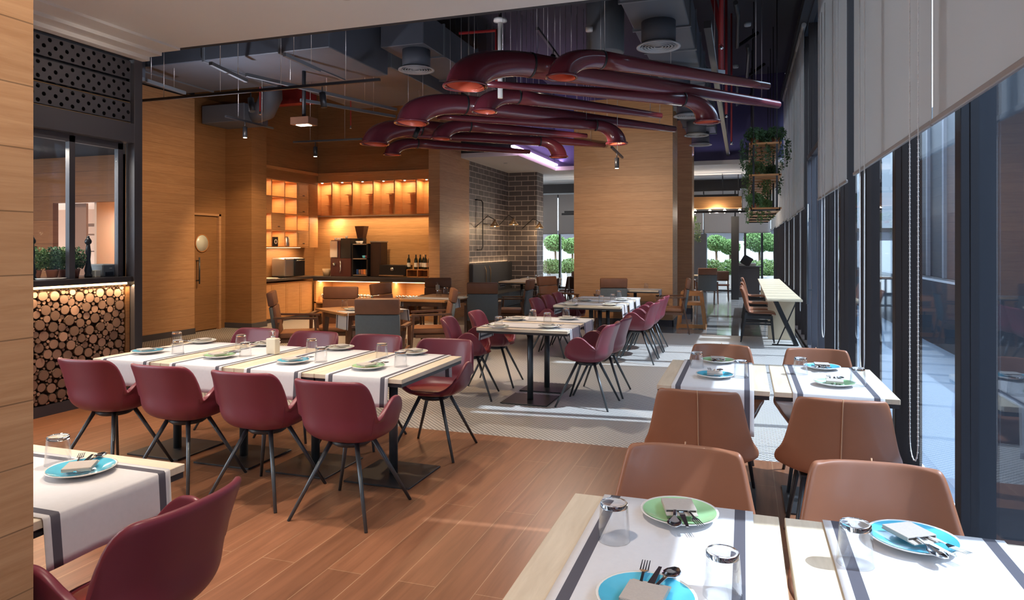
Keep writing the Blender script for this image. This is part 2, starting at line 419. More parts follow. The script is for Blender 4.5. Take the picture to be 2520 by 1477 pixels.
# door with porthole
d = struct(MB().box((-9.46, 9.86, 0.02), (-9.435, 10.50, 2.12), .004).build('door_1', OAKD))
MB().lathe([(.0, .0), (.15, 0), (.15, .012), (0, .012)], n=32, m=PLEAF).build('porthole_window', None, d).matrix_local = Matrix.Translation((-9.432, 10.11, 1.62)) @ Matrix.Rotation(PI/2, 4, 'Y')
rim = MB().lathe([(.15, 0), (.165, 0), (.165, .018), (.15, .018)], n=32, m=BEECH, close=True).build('porthole_rim', None, d); rim.matrix_local = Matrix.Translation((-9.433, 10.11, 1.62)) @ Matrix.Rotation(PI/2, 4, 'Y')
MB().tube([(-9.36, 9.98, .88), (-9.36, 9.98, 1.36)], .014).bar((-9.44, 9.98, .94), (-9.36, 9.98, .94), .016).bar((-9.44, 9.98, 1.30), (-9.36, 9.98, 1.30), .016).build('door_handle', STEEL, d)
struct(MB().box((-9.46, 10.52, 0), (-9.40, 10.57, 2.17)).box((-9.46, 9.80, 2.13), (-9.40, 10.57, 2.17)).build('trim_door', OAK))

# ------------------------------------------------------------------ window wall on the right
MY = [-.55, .83, 2.21, 3.60, 5.02, 6.38, 7.70, 9.05]
far = [9.62, 11.30] + [11.30+.72*k for k in range(1, 19)]
n_ = 0
for y in MY + far:
    n_ += 1
    big = y < 9.3 or y in (9.62, 11.30)
    w = .09 if big else .05
    dp = .42 if 3.5 < y < 3.7 else (.155 if big else .17)
    m = MULL2 if y < 4 else MULL
    struct(MB().box((.93, y, 0), (.93+dp, y+w, 4.95), .003).build('window_%d' % n_, m))
struct(MB().box((.90, -1.6, 0), (1.1, 25, .05)).box((.86, -1.6, 0), (.90, 25, .02)).build('window_sill', MULL))
struct(MB().box((.92, -1.6, 4.95), (1.3, 25, 5.6)).box((.80, 5.66, 4.98), (.92, 17.1, 5.12)).build('trim_header', BLACKC))
struct(bx('window_pane', (1.0, -1.6, .05), (1.006, 25, 4.95), PANE))
# roller blinds: (y0, y1, hem height)
def blind(y0, y1, hem, label, top=4.94, x=.865, chain=None):
    t = thing('roller_blind', label, 'blind', (x, (y0+y1)/2, hem), 0, 'roller blinds on the window wall')
    h = (y1-y0)/2
    MB().box((-.0015, -h, .02), (.0015, h, top-hem)).build('blind_fabric', BLIND, t)
    MB().box((-.010, -h-.004, 0), (.010, h+.004, .028), .004).build('hem_bar', HEM, t)
    MB().tube([(0, -h-.02, top-hem), (0, h+.02, top-hem)], .035, 14).build('roller_tube', HEM, t)
    if chain is not None:
        cy, zb, gap = chain; cy -= (y0+y1)/2; zb -= hem; pts = []
        for k in range(7): pts.append((-.035, cy-gap*(1 - .10*k/6), top-hem-.03 + (zb+.10-(top-hem-.03))*k/6))
        for k in range(1, 8):
            a = PI*k/8; pts.append((-.035, cy-gap*.9*math.cos(a), zb+.10-.10*math.sin(a)))
        for k in range(7): pts.append((-.035, cy+gap*(.9 + .10*k/6), zb+.10+(top-hem-.03-zb-.10)*k/6))
        cm = MB().tube(pts, .0028, 6)
        # beads
        L = 0; last = Vector(pts[0])
        for p in pts[1:]:
            p = Vector(p); seg = (p-last).length; nb = int(seg/.022)
            if y0 < 5.5:
                for q in range(nb):
                    c = last.lerp(p, q/max(nb, 1))
                    bmesh.ops.create_icosphere(cm.bm, subdivisions=1, radius=.0048, matrix=Matrix.Translation(c))
            last = p
        cm.build('bead_chain', BEAD, t)
    return t
blind(-.4, .95, 2.14, 'roller blind nearest the camera, beyond the right edge')
blind(1.0, 3.79, 2.14, 'widest grey roller blind at the top right corner')
blind(3.82, 6.30, 2.14, 'second grey roller blind from the right above the long bead chain', chain=(4.02, .45, .10))
blind(6.74, 9.22, 2.12, 'grey roller blind just right of the tall glass door', chain=(7.15, .33, .13))
MB_ch = [(5.66, .62, .12), (8.3, .55, .16)]
for i, (cy, zb, gap) in enumerate(MB_ch):
    pts = [(0, -gap, 4.2-zb), (0, -gap*.8, .25)] + [(0, -gap*.8*math.cos(PI*k/8), .12-.12*math.sin(PI*k/8)) for k in range(9)] + [(0, gap*.8, .25), (0, gap, 4.2-zb)]
    o = MB().tube(pts, .0045, 6).build('blind_chain', BEAD, None, (.83, cy, zb))
    tag(o, ['white bead chain looping beside the second roller blind, above tan chairs', 'thin white bead chain hanging below the third roller blind'][i], 'chain')
fb = [(11.36, 12.75), (12.80, 14.15), (14.2, 15.55), (15.6, 17.0), (17.05, 19.0), (19.05, 21.0), (21.05, 23.0), (23.05, 24.8)]
ordn = ['first', 'second', 'third', 'fourth', 'fifth', 'sixth', 'seventh', 'eighth']
for i, (a, b) in enumerate(fb):
    blind(a, b, 2.13 - .02*(i % 3), 'narrow grey roller blind, %s beyond the tall glass door' % ordn[i], top=4.94 if b < 17.1 else 3.5, chain=(a+.2, .55 if i == 0 else .8, .07) if i < 4 else None)
# the tall glass door between the blinds
dr = struct(MB().box((.90, 9.60, .0), (.98, 9.66, 2.9)).box((.90, 10.5, 0), (.98, 10.56, 2.9)).box((.90, 11.18, 0), (.98, 11.24, 2.9)).box((.90, 9.6, 2.84), (.98, 11.24, 2.92)).box((.90, 9.6, 0), (.98, 11.24, .08)).build('door_2', FRAME))
MB().tube([(.84, 10.42, .75), (.84, 10.42, 2.15)], .016).bar((.84, 10.42, .95), (.92, 10.42, .95), .018).bar((.84, 10.42, 1.95), (.92, 10.42, 1.95), .018).build('door_handle', STEEL, dr)

# ------------------------------------------------------------------ far end wall
for i, x in enumerate([-8.4, -6.6, -5.45, -4.35, -2.6, -1.35, .0, .55]):
    struct(bx('window_%d' % (40+i), (x, 25.0, 0), (x+.07, 25.15, 3.52), BLACKM))
struct(MB().box((-9.6, 25.0, 0), (1.1, 25.15, .06)).box((-9.6, 25, 3.4), (1.1, 25.15, 3.6)).build('window_sill_end', BLACKM))
struct(bx('window_pane_end', (-9.6, 25.08, .06), (1.1, 25.085, 3.4), PANE2))
struct(bx('wall_stone_end', (-2.0, 24.3, 0), (-1.22, 24.95, 2.0), STONE))
struct(bx('wall_end_left', (-10.2, 17.9, 0), (-9.6, 25.2, 3.6), WALLW))
for i, (a, b) in enumerate([(-9.4, -6.62), (-6.58, -4.36), (-4.32, -1.36), (-1.32, .85)]):
    t = thing('roller_blind', ['pale blind on the far end window behind the brick pier', 'pale blind on the far end window left of the oak column', 'pale blind on the far end window hidden behind the oak column', 'pale blind on the far end window above the trees and black post'][i], 'blind', ((a+b)/2, 24.9, 2.03), 0, 'blinds on the far end window')
    MB().box((-(b-a)/2, -.002, .02), ((b-a)/2, .002, 1.48)).build('blind_fabric', mat('pale_blind%d' % i, (.50, .47, .46), .9), t)
    MB().box((-(b-a)/2, -.01, 0), ((b-a)/2, .01, .03)).build('hem_bar', HEM, t)

# white beam edge and black drop beam at the back, wall band
tag(MB().box((-6, 20.6, 3.22), (.9, 20.75, 3.5), .005).build('ceiling_beam', BLACKM), 'long black beam across the white ceiling at the back', 'beam')

# ------------------------------------------------------------------ kitchen counter, frame, fascia
t = thing('kitchen_counter', 'kitchen pass counter faced with round log slices', 'counter', (-6.06, 4.4, 0))
def W2(t, name, m, mb): o = mb.build(name, m, t); o.location = (-t.location.x, -t.location.y, -t.location.z); return o
W2(t, 'counter_body', mat('dark_brown_back', (.045, .026, .018), .8), MB().box((-6.60, 2.4, .10), (-6.10, 5.48, 1.16)))
W2(t, 'plinth', FRAME, MB().box((-6.60, 2.4, 0), (-6.055, 5.48, .10)))
W2(t, 'worktop', DARKW, MB().box((-6.75, 2.4, 1.19), (-6.02, 5.50, 1.245), .004))
W2(t, 'end_panel', OAKD, MB().box((-6.10, 5.44, .10), (-6.055, 5.49, 1.16)))
W2(t, 'light_strip', LED, MB().box((-6.075, 2.5, 1.165), (-6.055, 5.46, 1.185)))
lb = MB(); col = lb.bm.loops.layers.color.new('ring')
discs = []; grid_ = {}
def okd(y, z, r):
    for yy in range(int(y*10)-1, int(y*10)+2):
        for zz in range(int(z*10)-1, int(z*10)+2):
            for (a, b, c) in grid_.get((yy, zz), ()):
                if (a-y)**2+(b-z)**2 < (r+c-.001)**2: return False
    return True
for r0, tries in ((.047, 3500), (.040, 7000), (.032, 9000), (.024, 14000), (.016, 16000), (.010, 12000)):
    for _ in range(tries):
        r = r0*random.uniform(.93, 1.07); y = random.uniform(3.0, 5.43-r); z = random.uniform(.10+r, 1.16-r)
        if okd(y, z, r): discs.append((y, z, r)); grid_.setdefault((int(y*10), int(z*10)), []).append((y, z, r))
for y, z, r in discs:
    n = 12; dx = random.uniform(-.008, .006); tn = random.random(); ph = random.random()*6
    rr = [r*random.uniform(.94, 1.03) for _ in range(n)]
    f0 = [lb.bm.verts.new((-6.055+dx, y+rr[j]*math.cos(ph+2*PI*j/n), z+rr[j]*math.sin(ph+2*PI*j/n))) for j in range(n)]
    b0 = [lb.bm.verts.new((-6.10, y+rr[j]*math.cos(ph+2*PI*j/n), z+rr[j]*math.sin(ph+2*PI*j/n))) for j in range(n)]
    c0 = lb.bm.verts.new((-6.055+dx, y, z))
    for j in range(n):
        f = lb.bm.faces.new((c0, f0[j], f0[(j+1) % n]))
        for lp, q in zip(f.loops, (0, 1, 1)): lp[col] = (q, tn, 0, 1)
        f = lb.bm.faces.new((f0[j], b0[j], b0[(j+1) % n], f0[(j+1) % n]))
        for lp in f.loops: lp[col] = (1, tn*.3, 0, 1)
W2(t, 'log_slices', LOGM, lb)
for y in (3.0, 3.8, 4.6, 5.2):
    light('strip_lamp', 'AREA', (-6.02, y, 1.155), 2.6, WARM, (0, R(-18), 0), shape='RECTANGLE', size=.03, size_y=.75)
# steel frame above the counter with perforated fascia
t = thing('pass_screen', 'dark metal screen with perforated fascia above the kitchen pass', 'screen', (-6.06, 5.5, 0))
W2(t, 'post', FRAME, MB().box((-6.12, 5.50, 0), (-6.0, 5.60, 3.6), .003))
W2(t, 'header', FRAME, MB().box((-6.12, 2.4, 3.50), (-6.0, 5.50, 3.6), .003).box((-6.14, 2.4, 2.63), (-6.0, 5.50, 2.83), .003))
def perforated(y0, y1, z0, z1, x):
    b = MB(); cell = .056; ny = int((y1-y0)/cell); nz = max(1, int(round((z1-z0)/cell))); cy = (y1-y0)/ny; cz = (z1-z0)/nz
    for i in range(ny):
        for j in range(nz):
            a, c = y0+i*cy, z0+j*cz
            q = [(a, c), (a+cy/2, c), (a+cy, c), (a+cy, c+cz/2), (a+cy, c+cz), (a+cy/2, c+cz), (a, c+cz), (a, c+cz/2)]
            if (i+j) % 2:
                b.bm.faces.new([b.bm.verts.new((x, *p)) for p in (q[0], q[2], q[4], q[6])]); continue
            o_ = [b.bm.verts.new((x, *p)) for p in q]
            h_ = [b.bm.verts.new((x, a+cy/2+math.cos(R(225+45*k))*.021, c+cz/2+math.sin(R(225+45*k))*.021)) for k in range(8)]
            for k in range(8): b.bm.faces.new((o_[k], o_[(k+1) % 8], h_[(k+1) % 8], h_[k]))
    return b
for k, (a, b) in enumerate(((2.85, 3.04), (3.07, 3.26), (3.29, 3.48))):
    o = W2(t, 'perforated_panel', FRAME, perforated(3.0, 5.48, a, b, -6.035)); addmod_solid(o, .006, 0, 0)
W2(t, 'edge_strip', BRASS, MB().box((-6.06, 2.6, 2.832), (-6.03, 5.48, 2.842)).box((-6.06, 2.6, 3.045), (-6.04, 5.48, 3.052)))
bx_ = MB().box((-6.16, 4.86, 1.245), (-6.11, 4.92, 2.62)).box((-6.16, 5.40, 1.245), (-6.11, 5.46, 2.62)).box((-6.16, 2.4, 2.56), (-6.11, 5.46, 2.63))
W2(t, 'window_frame', FRAME, bx_)
pane = W2(t, 'glass_pane', PANE2, MB().box((-6.14, 2.4, 1.26), (-6.135, 5.40, 2.56)))
# kitchen behind
W2(t, 'added_dark_backing', BLACKC, MB().box((-6.12, 3.0, 2.84), (-6.10, 5.49, 3.49)))  # dark sheet added behind the perforations so the holes look shaded
def prism(name, pts, z0, z1, m):
    b = MB(); lo = [b.bm.verts.new((x, y, z0)) for x, y in pts]; hi = [b.bm.verts.new((x, y, z1)) for x, y in pts]
    b.bm.faces.new(lo[::-1]); b.bm.faces.new(hi)
    for i in range(len(pts)): j = (i+1) % len(pts); b.bm.faces.new((lo[i], lo[j], hi[j], hi[i]))
    return struct(b.build(name, m))
KP = wood('kitchen_panel', (.20, .075, .025), (.27, .11, .038), plank=.4, rough=.5)
prism('ceiling_kitchen', [(-6.14, 2.0), (-6.14, 5.62), (-9.38, 8.5), (-15, 8.5), (-15, 2.0)], 3.05, 3.15, BLACKC)
prism('floor_kitchen', [(-10.2, -1.6), (-10.2, 8.6), (-15, 8.6), (-15, -1.6)], -.06, 0, DARKW)
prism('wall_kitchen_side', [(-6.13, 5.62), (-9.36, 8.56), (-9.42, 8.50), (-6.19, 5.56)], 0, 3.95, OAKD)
def aty(px, py, y):
    u = (px-1260)/1689; fx, fy = -math.sin(YAW)+math.cos(YAW)*u, math.cos(YAW)+math.sin(YAW)*u
    return fx*y/fy, 1.55+(608-py)/1689*y/fy
kx0, kz = aty(130, 500, 8.5); kx1, _ = aty(290, 500, 8.5)
struct(MB().box((-15, 8.5, 0), (kx0, 8.6, 3.1)).box((kx1, 8.5, 0), (-9.38, 8.6, 3.1)).box((kx0, 8.5, kz), (kx1, 8.6, 3.1)).build('wall_kitchen_back', KP))
struct(MB().box((-15, 10.4, 0), (-10.25, 10.5, 2.8)).box((-15, 8.6, kz+.02), (-10.25, 10.4, kz+.12)).box((-10.25, 8.6, 0), (-10.2, 10.5, 2.8)).box((-15.05, 8.5, 0), (-15, 10.5, 2.8)).build('wall_kitchen_niche', mat('kitchen_steel', (.66, .46, .34), .4)))
struct(bx('wall_kitchen_left', (-15.1, -1.6, 0), (-15, 8.6, 3.6), WALLW))
xm, _ = aty(212, 500, 8.7)
t = thing('kitchen_shelving', 'brightly lit steel kitchen shelves seen through the pass window', 'shelf', (kx1-.5, 10.2, 0))
za = aty(250, 555, 10.2)[1]; zb_ = aty(250, 578, 10.2)[1]; zc = aty(250, 632, 10.2)[1]; zd = aty(250, 655, 10.2)[1]
W2(t, 'shelf', SILVER, MB().box((kx0-1, 9.95, za-.03), (-10.3, 10.39, za+.03)))
W2(t, 'shelf', SILVER, MB().box((kx0-1, 9.95, zb_-.015), (-10.3, 10.39, zb_+.015)))
W2(t, 'rail', BLACKM, MB().box((kx0-1, 9.9, zc+.10), (-10.3, 9.93, zc+.115)))
W2(t, 'worktop', SILVER, MB().box((kx0-1, 9.6, zd-.10), (-10.3, 10.39, zd-.06)))
W2(t, 'light_strip', LEDW, MB().box((kx0, 10.25, zb_-.04), (-10.35, 10.3, zb_-.02)).box((kx0, 10.2, kz-.06), (-10.35, 10.26, kz-.03)))
light('kitchen_lamp', 'AREA', (kx1-.4, 9.7, kz-.1), 40, (1, .88, .74), size=.6)
light('kitchen_lamp', 'AREA', (kx1-.6, 10.15, zb_-.06), 12, (1, .88, .74), shape='RECTANGLE', size=1.6, size_y=.1)
light('kitchen_room_lamp', 'AREA', (-10.5, 6.2, 3.0), 60, (1, .75, .55), size=1.0)
for k in range(12):
    o = MB().lathe([(0, 0), (.05, 0), (.052, .15), (.04, .17), (.04, .20), (0, .20)], n=12).build('jar', [REDW, POT, REDW, LABELM, LEAFD][k % 5] if k < 6 else [LEAFB, LEAFD][k % 2], None, (xm+.02+k*(-10.4-xm)/11, 10.1, zd-.06))
    tag(o, '%s jar standing in the bright kitchen behind the pass window' % ('small red toned' if k < 6 else 'small green'), 'jar', 'red kitchen jars' if k < 6 else 'green kitchen jars')
W2(t, 'sliding_door', mat('bronze_panel', (.34, .19, .13), .4), MB().box((kx0+.06, 8.70, 0), (xm, 8.74, kz)))
light('herb_fill_light', 'AREA', (-6.45, 4.8, 2.5), 16, SOFT, size=.4)  # unseen light added above the pass to brighten the herbs
# things on the pass
def pepper(loc, label):
    t = thing('pepper_mill', label, 'pepper mill', loc)
    MB().lathe([(0, 0), (.034, 0), (.036, .02), (.028, .04), (.035, .07), (.026, .12), (.020, .18), (.026, .26), (.020, .30), (.018, .33), (0, .33)], n=20).build('mill_body', BLACKP, t)
    MB().lathe([(0, .33), (.016, .33), (.030, .345), (.032, .365), (.020, .39), (.012, .40), (.014, .412), (0, .418)], n=20).build('mill_head', BLACKP, t)
pepper((-6.22, 5.15, 1.245), 'tall black pepper mill standing beside the receipt printer')
pepper((-6.25, 4.60, 1.245), 'tall black pepper mill at the left end of the herb plants')
def herb(x, y, label, s=1):
    t = thing('potted_herb', label, 'plant', (x, y, 1.245), 0, 'herbs on the kitchen pass')
    MB().lathe([(0, 0), (.040, 0), (.055, .08), (.06, .085), (.05, .088), (0, .08)], n=16).build('pot', POT, t)
    MB().leaves((0, 0, .19), (.12*s, .12*s, .12), 700, .028).build('foliage', LEAFD if s < 1 else LEAF, t)
    b = MB()
    for k in range(8):
        a = k*.8; b.tube([(0, 0, .07), (.04*math.cos(a), .04*math.sin(a), .13), (.08*math.cos(a), .08*math.sin(a), .2)], .0025, 5)
    b.build('stem', LEAFD, t)
herb(-6.32, 4.68, 'bushy green herb in the leftmost pot on the kitchen pass')
herb(-6.28, 4.82, 'green herb plant second from the left on the kitchen pass', .98)
herb(-6.30, 4.95, 'green herb plant in a terracotta pot on the kitchen pass', 1.02)
herb(-6.30, 5.06, 'green herb plant right beside the tall pepper mill', .95)
t = thing('receipt_printer', 'small grey receipt printer at the right end of the pass', 'printer', (-6.26, 5.34, 1.245), 0)
MB().box((-.10, -.075, 0), (.10, .075, .13), .01).build('printer_body', mat('grey_plastic', (.16, .18, .20), .5), t)
MB().box((.10, -.045, .01), (.104, .045, .05)).build('paper_slot', BLACKP, t)
MB().box((.10, .0, .085), (.103, .03, .092)).build('badge', LABELM, t)
o = MB().lathe([(0, 0), (.12, 0), (.13, .012), (.12, .014), (0, .006)], n=24).build('plate', CERAM, None, (-6.17, 4.72, 1.246)); tag(o, 'white plate lying on the kitchen pass below the herbs', 'plate')
o = MB().box((-.03, -.03, 0), (.03, .03, .07), .005).build('ticket_box', LABELM, None, (-6.2, 5.22, 1.246)); tag(o, 'little pale box between pepper mill and receipt printer', 'box')

# ------------------------------------------------------------------ furniture prototypes
def leg_mb(p, q, r1, r2, n=12): return MB().tube([p, q], [r1, r2], n)
def smoothstep(a, b, x):
    t = max(0, min(1, (x-a)/(b-a))); return t*t*(3-2*t)
def make_shell_chair():
    t = thing('shell_chair', '', 'chair')
    def top(ph):                       # ph in degrees from the middle of the back
        a = abs(ph)
        if a < 57: return .565 + .245*math.sqrt(max(0, 1 - max(0, (a-39)/18)**2.4))
        if a < 92: return .565 + .125*smoothstep(57, 92, a)**.8
        return .690 - .225*smoothstep(96, 152, a)
    def rad(ph):
        c, s_ = abs(math.cos(R(ph))), abs(math.sin(R(ph)))
        e = 2.6
        return 1/((c/.262)**e + (s_/.290)**e)**(1/e)
    N, Mv = 96, 20
    def pt(i, j):
        ph = -180 + 360*i/N; v = j/(Mv-1); zt = top(ph); R0 = rad(ph); a = abs(ph)
        zb, zm = .425, .56
        if v < .55 or zt <= zm:
            vv = v/.55 if zt > zm else v
            amax = PI/2 if zt > zm else math.acos(max(0, 1-(zt-zb)/(zm-zb)))
            al = vv*amax
            r = (R0-.022)*math.sin(al)**.55 if al > 0 else 0
            z = zb + (zm-zb)*(1-math.cos(al))
        else:
            q = (v-.55)/.45; z = zm + (zt-zm)*q
            fl = .022 + (.020 if a < 57 else .022)*(z-zm)/.24
            r = R0 - .022 + fl*q**.8
            # arms curl slightly inwards, back wings outwards
            if 70 < a < 150: r -= .012*q*q
        x = r*math.sin(R(ph)); y = -r*math.cos(R(ph))
        y -= .03*max(0, (z-.6)/.2)*smoothstep(0, 1, (60-a)/20) 
        return Vector((x, y, z))
    b = MB(); b.grid(pt, N, Mv, wrap=True)
    bmesh.ops.remove_doubles(b.bm, verts=b.bm.verts[:], dist=.0005)
    o = b.build('shell', REDL, t); addmod_solid(o, .026, -1, 1)
    # seat pad
    s = MB().lathe([(0, .482), (.14, .481), (.19, .474), (.205, .462), (.19, .452), (0, .452)], n=32)
    for v in s.bm.verts: v.co.y = v.co.y*.98 + .015
    s.build('seat', REDS, t)
    sm = MB()
    for sgn in (-1, 1):
        sm.tube([pt(int((180+sgn*58)/360*N) % N, j)*1.006 for j in range(4, 15)], .0022, 5)
    sm.build('seam', REDL, t)
    MB().lathe([(0, .395), (.10, .395), (.12, .41), (.11, .43), (0, .43)], n=20).build('swivel_plate', BLACKM, t)
    for sx in (-1, 1):
        for sy in (-1, 1): leg_mb((sx*.085, sy*.085, .42), (sx*.25, sy*.26, 0), .0145, .0095).build('leg', STEEL, t)
    return t
SHELL = Proto(make_shell_chair())

def make_tan_chair(m, name):
    t = thing(name, '', 'chair')
    prof = [(.275, .435), (.26, .455), (.15, .462), (.02, .455), (-.10, .448), (-.17, .455), (-.215, .50), (-.235, .57), (-.255, .66), (-.28, .76), (-.30, .83), (-.305, .85)]
    wid = [.40, .43, .47, .50, .52, .53, .52, .495, .46, .42, .385, .35]
    NU = 17
    def pt(i, j):
        u = -1 + 2*i/(NU-1); y, z = prof[j]; w = wid[j]/2
        k = abs(u)**2.6
        if j <= 4: z += .030*k*(j/4)+.0; 
        if 3 <= j <= 8:
            q = math.exp(-((j-5.4)/1.3)**2); z += .055*k*q; y += .085*k*q; w += .018*q*abs(u)
        if j >= 6: y += .040*k
        if j == 11: z -= .02*abs(u)**6
        return Vector((u*w, y, z))
    b = MB(); b.grid(pt, NU, len(prof)); o = b.build('seat_shell', m, t); addmod_solid(o, .028, 1, 2)
    s = MB(); s.tube([pt(NU//2, j) + Vector((0, -.0325, 0)) for j in range(6, len(prof))], .0028, 6); s.build('stitching', TAND, t)
    MB().box((-.17, -.16, .405), (.17, .18, .43), .004).build('seat_frame', BLACKM, t)
    for sx in (-1, 1):
        leg_mb((sx*.15, .16, .42), (sx*.215, .25, 0), .016, .010).build('leg', BLACKM, t)
        leg_mb((sx*.15, -.15, .42), (sx*.215, -.26, 0), .016, .010).build('leg', BLACKM, t)
    return t
TANC = Proto(make_tan_chair(TAN, 'leather_chair'))

def make_bar_chair():
    t = thing('side_chair', '', 'chair')
    prof = [(.25, .44), (.235, .465), (.1, .47), (-.08, .462), (-.16, .475), (-.20, .53), (-.225, .62), (-.25, .74), (-.285, .84), (-.30, .865)]
    def pt(i, j):
        u = -1+2*i/10; y, z = prof[j]; return Vector((u*.215, y + (.035*abs(u)**2 if j > 4 else 0), z))
    b = MB(); b.grid(pt, 11, len(prof)); o = b.build('seat_shell', TAN, t); addmod_solid(o, .035, 1, 1)
    MB().box((-.18, -.13, .475), (.18, .22, .485), .004).build('seat_pad', ORNG, t)
    for sx in (-1, 1):
        MB().bar((sx*.19, .20, .44), (sx*.19, .24, 0), .035, .035, w2=.02, h2=.02).build('leg', BLACKM, t)
        MB().bar((sx*.19, -.18, .48), (sx*.19, -.27, 0), .045, .04, w2=.02, h2=.02).build('leg', BLACKM, t)
        MB().bar((sx*.19, .21, .30), (sx*.19, -.21, .30), .018, .03).bar((sx*.19, .2, .41), (sx*.19, -.18, .41), .02, .05).build('stretcher', BLACKM, t)
    MB().bar((-.19, .20, .41), (.19, .20, .41), .02, .05).build('seat_frame', BLACKM, t)
    return t
BARC = Proto(make_bar_chair())

def make_arm_chair():
    t = thing('armchair', '', 'chair')
    rot = Matrix.Rotation(R(9), 3, 'X')
    pv = (0, -.24, .40)
    MB().box((-.25, -.280, .36), (.25, -.235, .80), .014, rot=rot, piv=pv, seg=2).build('backrest', GREYF, t, smooth=40)
    MB().box((-.247, -.240, .38), (.247, -.200, .80), .014, rot=rot, piv=pv, seg=2).build('inner_cushion', BROWNF, t, smooth=40)
    MB().box((-.25, -.285, .805), (.25, -.205, .985), .020, rot=rot, piv=pv, seg=2).build('headrest', BROWNF, t, smooth=40)
    MB().box((-.245, -.21, .39), (.245, .25, .46), .02, seg=2).build('seat', mat('armchair_seat', (.34, .15, .07), .5) if 'armchair_seat' not in bpy.data.materials else bpy.data.materials['armchair_seat'], t, smooth=40)
    MB().box((-.235, -.2, .34), (.235, .24, .39), .004).build('seat_frame', WALN, t)
    for sx in (-1, 1):
        MB().bar((sx*.275, .22, .63), (sx*.275, .27, 0), .045, .028, w2=.028, h2=.024).build('leg', WALN, t)
        MB().bar((sx*.275, -.22, .60), (sx*.275, -.34, 0), .045, .028, w2=.028, h2=.024).build('leg', WALN, t)
        MB().bar((sx*.275, .255, .64), (sx*.275, -.28, .655), .05, .025).build('armrest', WALN, t); MB().bar((sx*.275, .2, .36), (sx*.275, -.24, .36), .03, .04).build('side_rail', WALN, t)
    return t
ARMC = Proto(make_arm_chair())

def make_dark_chair():
    t = thing('wooden_chair', '', 'chair')
    DK = mat('dark_stained_wood', (.045, .022, .015), .35)
    MB().box((-.22, -.21, .44), (.22, .22, .48), .012).build('seat', mat('dark_seat', (.09, .032, .02), .4), t)
    b = MB()
    for k in range(10):
        pass
    def pt(i, j):
        u = -1+2*i/8; z = .56+.30*j/4; return Vector((u*.21, -.22-.04*(j/4)-.03*(1-u*u)+.0, z))
    b.grid(pt, 9, 5); o = b.build('backrest', DK, t); addmod_solid(o, .02, 1, 1)
    for sx in (-1, 1):
        MB().bar((sx*.18, .19, .44), (sx*.20, .22, 0), .03, w2=.02, h2=.02).build('leg', DK, t)
        MB().bar((sx*.185, -.27, .84), (sx*.185, -.20, .44), .03, .03).bar((sx*.185, -.20, .46), (sx*.20, -.27, 0), .03, w2=.02, h2=.02).build('leg', DK, t)
        MB().bar((sx*.19, .2, .2), (sx*.19, -.24, .2), .018).build('stretcher', DK, t)
    return t
DARKC = Proto(make_dark_chair())

# table unit: long side along local Y (.93), runner along Y
def make_table(kind, w, l, top):
    t = thing('dining_table', '', 'table')
    MB().box((-w/2, -l/2, .722), (w/2, l/2, .75), .002).build('tabletop', top, t)
    MB().box((-w/2+.004, -l/2+.004, .70), (w/2-.004, l/2-.004, .722)).build('underside_frame', BLACKM, t)
    MB().tube([(0, 0, .012), (0, 0, .70)], .030, 20).build('post', STEEL, t)
    MB().box((-.24, -.24, 0), (.24, .24, .012), .002).build('base_plate', BLACKM, t)
    return t
TW, TL = .617, .93
TAB = Proto(make_table('unit', TW, TL, TABTOP))
def cloth_mesh(w, l, d1, d2, th=.003, off=0, cross=True):
    """runner along Y, w wide, hanging d1 over -Y end, d2 over the +Y end"""
    e, g = .022, .030
    xs = [-w/2, -w/2+e, -w/2+e+g, -w/6, w/6, w/2-e-g, w/2-e, w/2]
    L = l/2+.004; top = .7535
    path = []
    if d1:
        for k in range(7):
            q = 1-k/6; path.append((-L-.004-.012*q, top-.006-d1*q, 1, d1*q))
    else: path.append((-l/2+.06, top, 0, 0))
    for k in range(9): path.append((-L+2*L*k/8, top, 0, 0)) if 0 < k < 8 or True else None
    if d2:
        for k in range(7):
            q = k/6; path.append((L+.004+.012*q, top-.006-d2*q, 1, d2*q))
    # insert band rows at the ends
    b = MB()
    def fn(i, j):
        y, z, dn, dd = path[j]; x = xs[i]
        wv = .006*math.sin(x*22+off)*(dd/.25 if dn else 0)
        return Vector((x, y+wv, z))
    def mf(i, j):
        if i in (1, 5): return CLOTHG
        a, c = path[j], path[j+1]
        return CLOTH
    b.mi(CLOTH); b.mi(CLOTHG)
    b.grid(fn, len(xs), len(path), mfn=mf)
    # cross band near each hanging end
    bm = b.bm
    def band(d, sgn):
        if not d: return
        for f in list(bm.faces):
            zs = [v.co.z for v in f.verts]; ys = [v.co.y for v in f.verts]
            cz = sum(zs)/4; cx = sum(v.co.x for v in f.verts)/4
            if (sum(ys)/4)*sgn > 0 and abs(cz-(top-.006-d+d/6*1.5)) < d/14 and abs(cx) < w/2-e: f.material_index = 1
    if cross: band(d1, -1); band(d2, 1)
    return b
PROTO_CL = {}
def runner(key, w, l, d1, d2, loc, rz, label, group):
    if key not in PROTO_CL:
        o = cloth_mesh(w, l, d1, d2, off=len(PROTO_CL), cross=key in ('rB', 'rM')).build('table_runner'); addmod_solid(o, .002, 1, 0); PROTO_CL[key] = o
    else:
        o = PROTO_CL[key].copy(); C.objects.link(o)
    o.location = loc; o.rotation_euler = (0, 0, rz); tag(o, label, 'table runner', group); return o

# ---- tableware
def lathe_obj(name, prof, m, n=32, close=False): return MB().lathe(prof, n=n, close=close).build(name, m)
gl = lathe_obj('drinking_glass', [(.0435, 0), (.045, .001), (.0445, .004), (.036, .098), (.034, .102), (0, .102), ], GLASS, 32)
